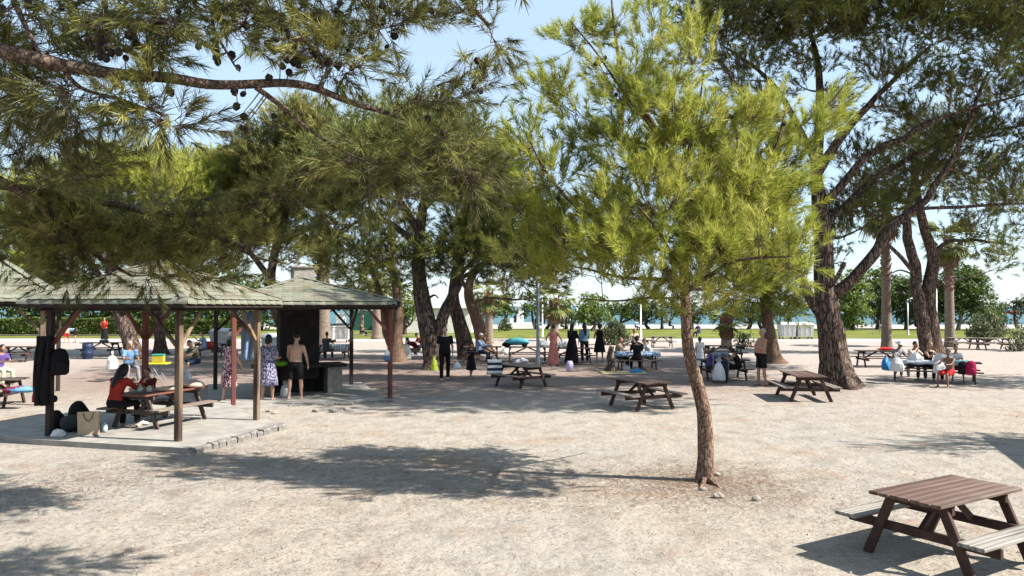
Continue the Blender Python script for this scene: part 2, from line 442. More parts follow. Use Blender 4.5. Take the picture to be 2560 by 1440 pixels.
def leafy(name, label, base, limbs, blobs, cr, leaf, per, seed, lmat, bark, cat='tree', group=None, trunk_r=0.1, rim=0.4, part='crown', upright=0.0, need_trunk=True):
    """broad-leaved tree or shrub: stems plus many leaf-sized faces in clumps"""
    rng = np.random.default_rng(seed); base = np.asarray(base, float)
    root = thing(name, label, cat, base, group=group)
    pts, prad = [base.copy()], [trunk_r]
    for i, (lp, r0, r1) in enumerate(limbs):
        lc = catmull([P(*q) for q in lp], 6); lr = np.linspace(r0, r1, len(lc))
        mb = MB(); bark_tube(mb, lc - base, lr, 9, 0.1, seed + i)
        mb.build('trunk' if i == 0 else 'branch', bark, root, smooth=True)
        pts += list(lc); prad += list(lr)
    pts = np.array(pts)
    C = sample_blobs(rng, blobs, cr, rim)
    tb = MB(); LP, LT, LD = [], [], []
    for q in C:
        dist = np.linalg.norm(pts - q, axis=1); j = int(np.argmin(dist + np.maximum(0, pts[:, 2] - q[2]) * 1.0)); a = pts[j]
        if need_trunk: tb.tube(np.array((a, (a + q) / 2 + rng.normal(0, .05, 3) * dist[j], q)) - base, np.array((0.03, 0.02, 0.008)) * (cr / 0.5), 4, cap=False)
        u = rand_unit(rng, per) * (rng.random((per, 1)) ** 0.5)
        LP.append(q + u * cr * np.array((1, 1, 0.75)) - base); LT.append(np.full(per, 0.5 + rng.normal(0, 0.16))); LD.append(u)
    if need_trunk: tag(tb.build('twigs', TWIG(), root), kind='stuff')
    lp = np.concatenate(LP); n = len(lp)
    nn_ = rand_unit(rng, n) + np.array((0, 0, 0.5)) + 0.5 * np.concatenate(LD); nn_ /= np.linalg.norm(nn_, axis=1, keepdims=True)
    r = rand_unit(rng, n)
    if upright: r = r * (1 - upright) + np.array((0, 0, upright)); nn_ = rand_unit(rng, n)
    x = np.cross(nn_, r); x /= np.maximum(np.linalg.norm(x, axis=1, keepdims=True), 1e-6); y = np.cross(nn_, x)
    ll = leaf * rng.uniform(0.6, 1.3, (n, 1)); ww = ll * 0.42
    V = np.stack([lp - y * ll / 2, lp + x * ww / 2, lp + y * ll / 2, lp - x * ww / 2], 1).reshape(-1, 3)
    ti = np.clip(np.concatenate(LT) + rng.normal(0, 0.12, n), 0, 1)
    tag(link(part, tri_mesh(part, V, 4, ti, lmat, quads=True), root), kind='stuff')
    return root
# ------------------------------------------------------------------ ground, lawn, beach, sea
def ground_material():
    m = bpy.data.materials.new('gravel ground'); m.use_nodes = True
    nt = m.node_tree; N = nt.nodes; L = nt.links; b = N['Principled BSDF']
    b.inputs['Roughness'].default_value = 0.95; b.inputs['Specular IOR Level'].default_value = 0.15
    tc = N.new('ShaderNodeTexCoord')
    def noise(scale, detail=4, stretch=None, rough=0.55):
        n = N.new('ShaderNodeTexNoise'); n.inputs['Scale'].default_value = scale; n.inputs['Detail'].default_value = detail; n.inputs['Roughness'].default_value = rough
        if stretch:
            mp = N.new('ShaderNodeMapping'); mp.inputs['Scale'].default_value = stretch; L.new(tc.outputs['Object'], mp.inputs[0]); L.new(mp.outputs[0], n.inputs['Vector'])
        else: L.new(tc.outputs['Object'], n.inputs['Vector'])
        return n
    def ramp(src, stops):
        r = N.new('ShaderNodeValToRGB'); e = r.color_ramp.elements
        e[0].position, e[0].color = stops[0][0], (*stops[0][1], 1); e[1].position, e[1].color = stops[-1][0], (*stops[-1][1], 1)
        for p, c in stops[1:-1]: q = e.new(p); q.color = (*c, 1)
        L.new(src, r.inputs[0]); return r
    def mix(f, a, c, kind='MIX'):
        x = N.new('ShaderNodeMix'); x.data_type = 'RGBA'; x.blend_type = kind
        if isinstance(f, float): x.inputs[0].default_value = f
        else: L.new(f, x.inputs[0])
        L.new(a, x.inputs[6])
        if isinstance(c, tuple): x.inputs[7].default_value = (*c, 1)
        else: L.new(c, x.inputs[7])
        return x.outputs[2]
    big = ramp(noise(0.22, 4).outputs[0], [(0.3, (0.284, 0.246, 0.203)), (0.5, (0.275, 0.244, 0.209)), (0.7, (0.259, 0.24, 0.215))])
    mid = ramp(noise(1.7, 5).outputs[0], [(0.3, (0.80, 0.77, 0.74)), (0.5, (1.0, 1.0, 1.0)), (0.72, (1.08, 1.07, 1.05))])
    c = mix(1.0, big.outputs[0], mid.outputs[0], 'MULTIPLY')
    fine = ramp(noise(42, 3, None, 0.7).outputs[0], [(0.3, (0.72, 0.70, 0.68)), (0.5, (0.99, 0.99, 0.99)), (0.72, (1.18, 1.17, 1.15))])
    c = mix(1.0, c, fine.outputs[0], 'MULTIPLY')
    grit = ramp(noise(13, 6, None, 0.75).outputs[0], [(0.35, (0.72, 0.69, 0.66)), (0.52, (1, 1, 1)), (0.7, (1.18, 1.17, 1.15))])
    c = mix(0.8, c, grit.outputs[0], 'MULTIPLY')
    vo = N.new('ShaderNodeTexVoronoi'); vo.inputs['Scale'].default_value = 34; L.new(tc.outputs['Object'], vo.inputs['Vector'])
    peb = ramp(vo.outputs['Distance'], [(0.10, (1, 1, 1)), (0.19, (0, 0, 0))])
    vr = ramp(vo.outputs['Color'], [(0.62, (0, 0, 0)), (0.70, (1, 1, 1))])
    pm = N.new('ShaderNodeMix'); pm.data_type = 'RGBA'; pm.blend_type = 'MULTIPLY'; pm.inputs[0].default_value = 1
    L.new(peb.outputs[0], pm.inputs[6]); L.new(vr.outputs[0], pm.inputs[7])
    c = mix(pm.outputs[2], c, (0.40, 0.36, 0.31))
    # fallen needles: reddish brown drifts
    lit = ramp(noise(0.55, 6, None, 0.68).outputs[0], [(0.55, (0, 0, 0)), (0.68, (0.7, 0.7, 0.7))])
    c = mix(lit.outputs[0], c, (0.235, 0.155, 0.105))
    # a slight reddening with distance from the swept forecourt: trodden earth under the trees
    sx = N.new('ShaderNodeSeparateXYZ'); L.new(tc.outputs['Object'], sx.inputs[0])
    mr = N.new('ShaderNodeMapRange'); mr.inputs[1].default_value = 17; mr.inputs[2].default_value = 30; mr.inputs[3].default_value = 0; mr.inputs[4].default_value = 0.55
    L.new(sx.outputs[1], mr.inputs[0])
    c = mix(mr.outputs[0], c, (0.34, 0.28, 0.25))
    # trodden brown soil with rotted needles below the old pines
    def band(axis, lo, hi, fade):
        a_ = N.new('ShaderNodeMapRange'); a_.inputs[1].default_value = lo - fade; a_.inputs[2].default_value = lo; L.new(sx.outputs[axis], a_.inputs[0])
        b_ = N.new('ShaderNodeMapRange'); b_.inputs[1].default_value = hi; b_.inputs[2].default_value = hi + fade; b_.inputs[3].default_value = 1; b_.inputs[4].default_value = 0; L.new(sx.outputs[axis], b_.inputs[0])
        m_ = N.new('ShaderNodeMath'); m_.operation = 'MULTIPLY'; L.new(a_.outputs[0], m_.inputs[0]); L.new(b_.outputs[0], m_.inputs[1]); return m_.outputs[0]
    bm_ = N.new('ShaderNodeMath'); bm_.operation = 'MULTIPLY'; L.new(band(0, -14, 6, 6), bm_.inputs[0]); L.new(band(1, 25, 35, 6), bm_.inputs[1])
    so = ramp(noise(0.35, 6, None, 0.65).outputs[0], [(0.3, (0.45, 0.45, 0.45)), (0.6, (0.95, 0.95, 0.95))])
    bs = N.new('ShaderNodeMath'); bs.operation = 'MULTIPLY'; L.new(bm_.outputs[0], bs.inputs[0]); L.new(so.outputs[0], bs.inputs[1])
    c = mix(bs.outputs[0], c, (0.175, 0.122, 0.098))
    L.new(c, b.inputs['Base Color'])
    bp = N.new('ShaderNodeBump'); bp.inputs['Strength'].default_value = 1; bp.inputs['Distance'].default_value = 0.013
    L.new(noise(20, 6, None, 0.72).outputs[0], bp.inputs['Height'])
    b2 = N.new('ShaderNodeBump'); b2.inputs['Strength'].default_value = 1; b2.inputs['Distance'].default_value = 0.09
    L.new(noise(2.2, 4).outputs[0], b2.inputs['Height']); L.new(bp.outputs[0], b2.inputs['Normal'])
    b3 = N.new('ShaderNodeBump'); b3.inputs['Strength'].default_value = 0.7; b3.inputs['Distance'].default_value = 0.03
    L.new(noise(1.0, 4, (0.6, 5.0, 1)).outputs[0], b3.inputs['Height']); L.new(b2.outputs[0], b3.inputs['Normal'])
    L.new(b3.outputs[0], b.inputs['Normal'])
    return m

def sheet(name, x0, x1, y0, y1, z, m, wob=0.0, n=60):
    """flat sheet with a slightly wandering near edge"""
    mb = MB(); xs = np.linspace(x0, x1, n + 1)
    w = vnoise(np.stack([xs * 0.3, xs * 0, xs * 0], 1), 3) * wob
    V = np.concatenate([np.stack([xs, y0 + w, np.full(n + 1, z)], 1), np.stack([xs, np.full(n + 1, y1), np.full(n + 1, z)], 1)])
    mb.add(V, [(i, i + 1, n + 2 + i, n + 1 + i) for i in range(n)])
    return tag(mb.build(name, m), kind='structure')
sheet('ground', -420, 420, -60, 104, 0.0, ground_material(), 0, 1)
lawn_m = mat('lawn grass', (0.085, 0.105, 0.022), (0.165, 0.165, 0.045), rough=0.95, scale=0.5, bump=0.05, bscale=9, detail=9, spec=0.05, c3=(0.12, 0.135, 0.03))
sheet('lawn', -160, 220, Gd(846), Gd(823), 0.02, lawn_m, 0.7, 200)
path_m = mat('pale path', (0.47, 0.41, 0.36), (0.40, 0.35, 0.31), rough=0.95, scale=1.4, bump=0.02, bscale=18, spec=0.1)
sheet('path', -160, 220, Gd(853.5), Gd(848), 0.004, path_m, 0.5, 120)
beach_m = mat('beach sand', (0.40, 0.365, 0.315), (0.33, 0.30, 0.26), rough=0.95, scale=0.8, bump=0.03, spec=0.1)
sheet('beach', -300, 320, Gd(823) + 0.3, 103, 0.03, beach_m, 1.0, 120)
def sea_material():
    m = bpy.data.materials.new('sea water'); m.use_nodes = True
    nt = m.node_tree; N = nt.nodes; L = nt.links; b = N['Principled BSDF']
    b.inputs['Base Color'].default_value = (0.055, 0.25, 0.31, 1); b.inputs['Roughness'].default_value = 0.5; b.inputs['IOR'].default_value = 1.33
    b.inputs['Specular IOR Level'].default_value = 0.25
    tc = N.new('ShaderNodeTexCoord'); mp = N.new('ShaderNodeMapping'); mp.inputs['Scale'].default_value = (0.25, 1, 1)
    L.new(tc.outputs['Object'], mp.inputs[0])
    nz = N.new('ShaderNodeTexNoise'); nz.inputs['Scale'].default_value = 0.7; nz.inputs['Detail'].default_value = 6; L.new(mp.outputs[0], nz.inputs['Vector'])
    bp = N.new('ShaderNodeBump'); bp.inputs['Distance'].default_value = 0.5; bp.inputs['Strength'].default_value = 0.8
    L.new(nz.outputs[0], bp.inputs['Height']); L.new(bp.outputs[0], b.inputs['Normal'])
    n2 = N.new('ShaderNodeTexNoise'); n2.inputs['Scale'].default_value = 0.02; n2.inputs['Detail'].default_value = 5; L.new(mp.outputs[0], n2.inputs['Vector'])
    cr = N.new('ShaderNodeValToRGB'); e = cr.color_ramp.elements; e[0].position = .35; e[1].position = .65
    e[0].color = (0.045, 0.105, 0.13, 1); e[1].color = (0.07, 0.135, 0.155, 1)
    L.new(n2.outputs[0], cr.inputs[0]); L.new(cr.outputs[0], b.inputs['Base Color'])
    return m
sheet('sea', -28000, 28000, 102.5, 40000, -0.15, sea_material(), 0, 1)

# ------------------------------------------------------------------ pavilions
WOOD_RED = mat('red stained post', (0.16, 0.045, 0.032), (0.10, 0.035, 0.028), rough=0.7, scale=6, stretch=(1, 1, 0.2), bump=0.004, bscale=30)
WOOD_DK = mat('dark stained beam', (0.02, 0.013, 0.011), (0.04, 0.027, 0.022), rough=0.85, scale=6, stretch=(1, 1, 0.2), bump=0.004, bscale=30)
WOOD_WEATHER = mat('weathered post', (0.05, 0.03, 0.022), (0.21, 0.145, 0.095), rough=0.9, scale=3, stretch=(1.5, 1.5, 0.25), bump=0.005, bscale=25, lo=0.4, hi=0.6)
SHINGLE = [mat('green shingle %s' % k, c, tuple(x * 0.8 for x in c), rough=0.95, scale=40, bump=0.003, bscale=120, spec=0.1)
           for k, c in (('a', (0.185, 0.19, 0.143)), ('b', (0.20, 0.203, 0.157)), ('c', (0.17, 0.18, 0.132)), ('d', (0.205, 0.198, 0.155)))]
ROOF_UNDER = mat('roof boards', (0.035, 0.025, 0.02), (0.025, 0.018, 0.015), rough=0.9, scale=5, stretch=(1, 6, 1))
ROOF_FELT = mat('green roof felt', (0.12, 0.125, 0.095), (0.10, 0.105, 0.08), rough=0.95, scale=20)

def shingle_mesh(w, l, m):
    mb = MB(); n = 5
    pts = [(-w / 2, l * 0.5)] + [(-w / 2 + w * k / n, -l * 0.5 - 0.025 * math.sin(math.pi * k / n) + 0.02) for k in range(n + 1)] + [(w / 2, l * 0.5)]
    k = len(pts)
    V = [(x, y, 0.0 + (0.012 if y < 0 else 0.0)) for x, y in pts] + [(x, y, 0.008 + (0.012 if y < 0 else 0.0)) for x, y in pts]
    f = [tuple(range(k, 2 * k)), tuple(range(k - 1, -1, -1))] + [(i, (i + 1) % k, k + (i + 1) % k, k + i) for i in range(k)]
    return mb.add(V, f).mesh('shingle', m)

def pavilion(label, corners, eave, rise, over, posts_m, shingled=(0,), hearth=False, rows_w=0.27, lift=0.22, post_w=0.11, base_z=0.0, stones=True):
    """square shelter: corners are the four posts in order; shingled lists the roof slopes the photo shows"""
    corners = [np.array((c[0], c[1], 0.0)) for c in corners]; cen = sum(corners) / 4
    root = thing('pavilion', label, 'pavilion', cen)
    loc = [c - cen for c in corners]
    for i, c in enumerate(loc):
        ang = math.atan2(*(loc[(i + 1) % 4] - c)[[1, 0]])
        rot = np.array(((math.cos(ang), -math.sin(ang), 0), (math.sin(ang), math.cos(ang), 0), (0, 0, 1)))
        z1 = eave + 0.02
        mb = MB(); mb.beam(c + (0, 0, base_z), c + (0, 0, z1), post_w, post_w, up=rot[:, 0])
        mb.build('post', posts_m[i], root)
        for o in (loc[(i + 1) % 4], loc[(i - 1) % 4]):
            t = nrm(o - c); mb = MB()
            mb.beam(c + t * post_w * 0.5 + (0, 0, eave - 0.62), c + t * 0.62 + (0, 0, eave + 0.01), 0.045, 0.068, up=(0, 0, 1))
            mb.build('brace', posts_m[i] if i != 0 else WOOD_RED, root)
    for i in range(4):
        a, b = loc[i], loc[(i + 1) % 4]; t = nrm(b - a); n_ = np.array((t[1], -t[0], 0))
        mb = MB(); mb.beam(a - t * (0.28 if i % 2 else 0.2) + (0, 0, eave + 0.07 + (0.004 if i % 2 else 0)), b + t * (0.28 if i % 2 else 0.2) + (0, 0, eave + 0.07 + (0.004 if i % 2 else 0)), 0.09, 0.15)
        mb.build('beam', WOOD_DK, root)
    ax1 = nrm(loc[1] - loc[0]); ax2 = nrm(loc[3] - loc[0])
    sg = [(-1, -1), (1, -1), (1, 1), (-1, 1)]
    e = [loc[i] + ax1 * over * sg[i][0] + ax2 * over * sg[i][1] + (0, 0, eave + lift) for i in range(4)]
    apex = sum(e) / 4 + (0, 0, rise)
    for i in range(4):
        a, b = e[i], e[(i + 1) % 4]
        n_ = nrm(np.cross(b - a, apex - a)); 
        mb = MB(); th = 0.035
        V = [a, b, apex, a - n_ * th, b - n_ * th, apex - n_ * th * 1.3]
        mb.add(V, [(0, 1, 2), (5, 4, 3), (0, 3, 4, 1)])
        slope = mb.build('roof_slope', ROOF_FELT if i in shingled else ROOF_FELT, root)
        mb = MB(); outd = nrm(np.cross(b - a, (0, 0, 1)))
        mb.beam(a + outd * 0.012 - (0, 0, 0.085 + 0.002 * i), b + outd * 0.012 - (0, 0, 0.085 + 0.002 * i), 0.022, 0.15)
        mb.build('fascia', WOOD_DK, root)
        # rafters under the slope
        for k in np.linspace(0.12, 0.88, 7):
            p0 = a + (b - a) * k; h = min(k, 1 - k) * 2
            p1 = (a + b) / 2 + (apex - (a + b) / 2) * h + (p0 - (a + b) / 2)
            mb = MB(); mb.beam(p0 - (0, 0, 0.075), p1 - (0, 0, 0.075) - n_ * 0.02, 0.05, 0.07); mb.build('rafter', WOOD_DK, root)
        t = nrm(b - a); up = nrm(apex - (a + b) / 2); W = np.linalg.norm(b - a); S = np.linalg.norm(apex - (a + b) / 2)
        if i in shingled:
            ex = 0.175; rows = int(S / ex); rr = random.Random(5 + i)
            meshes = [shingle_mesh(rows_w * 0.985, ex + 0.06, q) for q in SHINGLE]
            M = np.array((t, up, n_)).T
            for r in range(rows):
                half = W / 2 * (1 - (r + 0.55) * ex / S); k = -half + (rows_w / 2 if r % 2 else 0)
                while k < half:
                    if abs(k) < half - rows_w * 0.35:
                        p = (a + b) / 2 + t * k + up * (r * ex + 0.06) + n_ * (0.004 + 0.002 * rr.random())
                        o = link('shingle', rr.choice(meshes), slope, p)
                        q = Matrix(M.tolist()) @ Matrix.Rotation(rr.uniform(-.012, .012), 3, 'Z')
                        o.rotation_euler = q.to_euler()
                    k += rows_w
            # rolled shingle edge that laps over the eave
            k = -W / 2 + rows_w / 2
            while k < W / 2:
                mb = MB(); n = 6; V = []
                for s_ in range(n + 1):
                    an = s_ / n * 1.5
                    prof = np.array((0, 0, 0)) + outd * (0.07 * math.sin(an)) + np.array((0, 0, 1)) * (0.07 * math.cos(an) - 0.07) - np.array((0, 0, 1)) * (0.05 * s_ / n)
                    for sx in (-1, 1):
                        V.append(prof + t * (sx * rows_w * 0.49) + np.array((0, 0, 0.012 if sx < 0 else 0.0)))
                f = [(2 * q, 2 * q + 1, 2 * q + 3, 2 * q + 2) for q in range(n)]
                mb.add(V, f)
                mb.build('edge_shingle', SHINGLE[int(k * 7) % 4], slope, loc=(a + b) / 2 + t * k - outd * 0.005 + (0, 0, 0.012))
                k += rows_w
        mb = MB(); hl = np.linalg.norm(apex - a); nh = int(hl / 0.3)
        if i in shingled or (i - 1) % 4 in shingled:
            for q in range(nh):
                p0 = a + (apex - a) * q / nh; p1 = a + (apex - a) * ((q + 1.12) / nh)
                m2 = MB(); m2.beam(p0 + (0, 0, 0.022), p1 + (0, 0, 0.014), 0.16, 0.02); m2.build('hip_cap', SHINGLE[q % 3], root)
    if shingled:
        rg = np.random.default_rng(int(abs(cen[0]) * 7)); VV = []
        for i in shingled:
            a, b = e[i], e[(i + 1) % 4]; n_ = nrm(np.cross(b - a, apex - a)); k_ = 2600
            u, v = rg.random(k_), rg.random(k_); fl = u + v > 1; u[fl], v[fl] = 1 - u[fl], 1 - v[fl]
            keep = vnoise(np.stack([u * 9, v * 9, u * 0], 1), i) > -.1; u, v = u[keep], v[keep]
            p = a + u[:, None] * (b - a) + v[:, None] * (apex - a) + n_ * .034; d_ = rand_unit(rg, len(u)); d_ -= n_ * (d_ @ n_)[:, None]; d_ /= np.linalg.norm(d_, axis=1, keepdims=True); sd_ = np.cross(d_, n_)
            VV.append(np.stack([p - sd_ * .003, p + sd_ * .003, p + d_ * .1 + n_ * .004], 1).reshape(-1, 3))
        VV = np.concatenate(VV); tag(link('fallen_needles', tri_mesh('fallen_needles', VV, 3, rg.random(len(VV) // 3), leaf_mat('dry needles', [(0.0, (0.11, 0.06, 0.035)), (1.0, (0.26, 0.16, 0.09))], trans=0.1)), root), kind='stuff')
    return root, cen, loc

A, B_, GL = G(445, 1117), G(641, 1062), G(123, 1103)
BK = B_ + GL - A
pavilion('nearest open picnic pavilion with green shingled roof and weathered posts, over the red table', (GL, A, B_, BK), 2.42, 0.78, 0.36,
         (WOOD_DK, WOOD_WEATHER, WOOD_WEATHER, WOOD_RED), shingled=(0, 1), base_z=0.1)
E_, C_, D_, F_ = G(583, 1020), G(975, 996), G(878, 964), G(538, 977)
E_ = (E_ + (C_ + F_ - D_)) / 2
pavilion('pavilion with green shingled roof and red posts sheltering the black barbecue hearth', (E_, C_, D_, F_), 2.42, 0.68, 0.2,
         (WOOD_RED, WOOD_RED, WOOD_DK, WOOD_DK), shingled=(0,))
c3 = np.array((-11.9, 19.3, 0)); d1 = nrm(C_ - E_); d2 = np.array((-d1[1], d1[0], 0))
pavilion('green shingled pavilion roof cut off by the left edge of the picture', (c3 - d1 * 3.6, c3, c3 + d2 * 3.6, c3 - d1 * 3.6 + d2 * 3.6), 2.5, 1.5, 0.4,
         (WOOD_DK, WOOD_WEATHER, WOOD_DK, WOOD_DK), shingled=(0,))
# a shelter beside the frame whose roof throws the hard-edged shade at the far right
s0 = np.array((10.75, 10.7, 0)); e1 = nrm(np.array((0.93, -0.36, 0))); e2 = np.array((-e1[1], e1[0], 0))
pavilion('pavilion just outside the picture whose roof shades the gravel at the right edge', (s0, s0 + e1 * 3, s0 + e1 * 3 + e2 * 3, s0 + e2 * 3), 2.42, 0.9, 0.36,
         (WOOD_DK, WOOD_DK, WOOD_DK, WOOD_DK), shingled=())

CONC = mat('worn concrete', (0.29, 0.268, 0.238), (0.20, 0.185, 0.165), rough=0.92, scale=3, bump=0.006, bscale=40, detail=8)
STONE = mat('kerb stone', (0.21, 0.195, 0.175), (0.12, 0.11, 0.10), rough=0.95, scale=12, bump=0.02, bscale=30)
def slab(name, label, poly, z, stones, seed):
    """concrete floor with rough stones set along its open edges"""
    rng = random.Random(seed); poly = [np.asarray(p, float) for p in poly]
    o = sum(poly) / len(poly); o[2] = 0
    root = thing(name, label, 'paving', o)
    mb = MB(); n = len(poly)
    V = [np.array((p[0] - o[0], p[1] - o[1], z)) for p in poly] + [np.array((p[0] - o[0], p[1] - o[1], -0.05)) for p in poly]
    mb.add(V, [tuple(range(n))] + [(i + n, (i + 1) % n + n, (i + 1) % n, i) for i in range(n)])
    fl = mb.build('concrete_floor', CONC, root)
    for i in stones:
        a, b = poly[i] - o, poly[(i + 1) % n] - o; a[2] = b[2] = 0
        L = np.linalg.norm(b - a); t = (b - a) / L; nn_ = np.array((t[1], -t[0], 0)); k = 0.0; j = 0
        while k < L:
            w = rng.uniform(0.16, 0.34); h = z + rng.uniform(-0.02, 0.015); dp = rng.uniform(0.13, 0.2)
            m2 = MB(); c = a + t * (k + w / 2) + nn_ * (dp / 2 - 0.06)
            m2.cbox((0, 0, 0), (w * 0.95, dp, h + 0.05), 0.025, np.array((t, nn_ * -1, (0, 0, 1))).T).noise(0.018, 9, seed + j)
            m2.build('kerb_stone', STONE, root, smooth=False, loc=c + (0, 0, (h + 0.012 - 0.05) / 2)); k += w; j += 1
    return root
slab('concrete_platform', 'pale concrete platform with stone edge under the nearest pavilion', [G(-60, 1092), G(85, 1112), G(478, 1136), G(700, 1072), G(560, 1015), G(180, 1040)], 0.1, (2,), 3)
slab('hearth_floor', 'low concrete floor around the barbecue hearth of the second pavilion', [G(520, 1030), G(720, 1016), G(965, 1004), G(905, 958), G(520, 962)], 0.04, (1,), 9)

# ------------------------------------------------------------------ barbecue hearth
SOOT = mat('sooted masonry', (0.012, 0.011, 0.010), (0.028, 0.024, 0.021), rough=0.95, scale=5, bump=0.01)
MASON = mat('grey masonry', (0.30, 0.27, 0.235), (0.20, 0.18, 0.16), rough=0.95, scale=7, bump=0.02, bscale=22)
hc = (E_ + C_ + D_ + F_) / 4
ang = math.atan2(d1[1], d1[0]) 
hr = thing('barbecue_hearth', 'tall soot blackened masonry barbecue hearth with chimney through the roof', 'barbecue', hc, ang)
mb = MB(); mb.box((0, 0.25, 1.55), (1.08, 0.7, 2.2)); mb.build('firebox_wall', SOOT, hr)
mb = MB(); mb.box((0.12, 0.25, 3.1), (0.58, 0.5, 1.0)).noise(0.02, 4, 2); mb.build('chimney', MASON, hr)
mb = MB(); mb.cbox((0.12, 0.25, 3.63), (0.7, 0.62, 0.06), 0.01); mb.build('chimney_cap', MASON, hr)
for sx in (-1, 1):
    mb = MB(); mb.cbox((sx * 0.95, 0.1, 0.39), (0.42, 0.8, 0.78), 0.02).noise(0.015, 5, sx + 4); mb.build('pier', MASON, hr)
mb = MB(); mb.cbox((0.0, 0.02, 0.825), (2.5, 1.0, 0.085), 0.015); mb.build('counter', SOOT, hr)
mb = MB(); mb.box((0, 0.42, 0.39), (1.48, 0.2, 0.78)); mb.build('back_wall', SOOT, hr)
for k in range(9):
    mb = MB(); mb.tube([(-0.42 + k * 0.105, -0.44, 0.885), (-0.42 + k * 0.105, -0.12, 0.885)], 0.007, 5); mb.build('grill_bar', mat('grill steel', (0.08, 0.08, 0.08), rough=0.5, metal=0.8), hr)
# ------------------------------------------------------------------ pines
YG = leaf_mat('young pine needles', [(0.0, (0.085, 0.09, 0.035)), (0.3, (0.20, 0.23, 0.036)), (0.65, (0.335, 0.365, 0.054)), (1.0, (0.50, 0.47, 0.12))], trans=0.4)
OG = leaf_mat('olive pine needles', [(0.0, (0.05, 0.038, 0.022)), (0.35, (0.085, 0.088, 0.026)), (0.65, (0.19, 0.188, 0.044)), (1.0, (0.42, 0.375, 0.12))], trans=0.24)
DG = leaf_mat('dark pine needles', [(0.0, (0.06, 0.052, 0.026)), (0.4, (0.095, 0.11, 0.028)), (0.7, (0.165, 0.185, 0.038)), (1.0, (0.25, 0.25, 0.065))], trans=0.25)
CONE_M = mat('pine cone', (0.014, 0.010, 0.008), (0.03, 0.021, 0.016), rough=0.85, scale=40)

def cone_mesh():
    mb = MB(); n = 8; prof = [(0.006, 0.0), (0.024, -0.012), (0.031, -0.03), (0.028, -0.048), (0.018, -0.062), (0.004, -0.072)]
    V = []
    for k, (r, z) in enumerate(prof):
        for j in range(n):
            a = 2 * math.pi * (j + 0.5 * (k % 2)) / n; rr = r * (1.12 if (j + k) % 2 else 0.88)
            V.append((rr * math.cos(a), rr * math.sin(a), z))
    f = []
    for k in range(len(prof) - 1):
        for j in range(n):
            a, b = k * n + j, k * n + (j + 1) % n; f += [(a, b, b + n), (a, b + n, a + n)]
    f += [tuple(range(n)), tuple(range(len(V) - 1, len(V) - n - 1, -1))]
    return mb.add(V, f).mesh('pine_cone', CONE_M)
CONE = cone_mesh()
def cones(root, base, where, rng, s=1.0, tw=None):
    """each cone hangs from the nearest twig on a short stalk"""
    st = MB(); tx = 1280 + tw[:, 0] / tw[:, 1] * FPX; ty = HZ - (tw[:, 2] - CAMH) / tw[:, 1] * FPX
    for c in where:
        c = np.asarray(c); cx, cy = 1280 + c[0] / c[1] * FPX, HZ - (c[2] - CAMH) / c[1] * FPX
        dpx = np.hypot(tx - cx, ty - cy) + np.where((tw[:, 1] > 3) & (abs(tw[:, 1] - c[1]) < 1.6), 0, 900) + 12 * abs(tw[:, 1] - c[1])
        k = int(np.argmin(dpx)); a = tw[k]; c = P(cx, cy, a[1])
        L = np.linalg.norm(c - a)
        if L > 0.7: c = a + (c - a) * 0.7 / L
        if L > 0.03: st.tube(np.array((a, (a + c) / 2 + (0, 0, -.02 * L), c)) - base, [0.006, 0.0045, 0.004], 5, cap=False)
        o = link('pine_cone', CONE, root, c - base)
        k = s * rng.uniform(0.85, 1.25); o.scale = (k, k, k)
        o.rotation_euler = (rng.uniform(-.7, .7), rng.uniform(-.7, .7), rng.uniform(0, 6))
    tag(st.build('cone_stalks', TWIG(), root), kind='stuff')

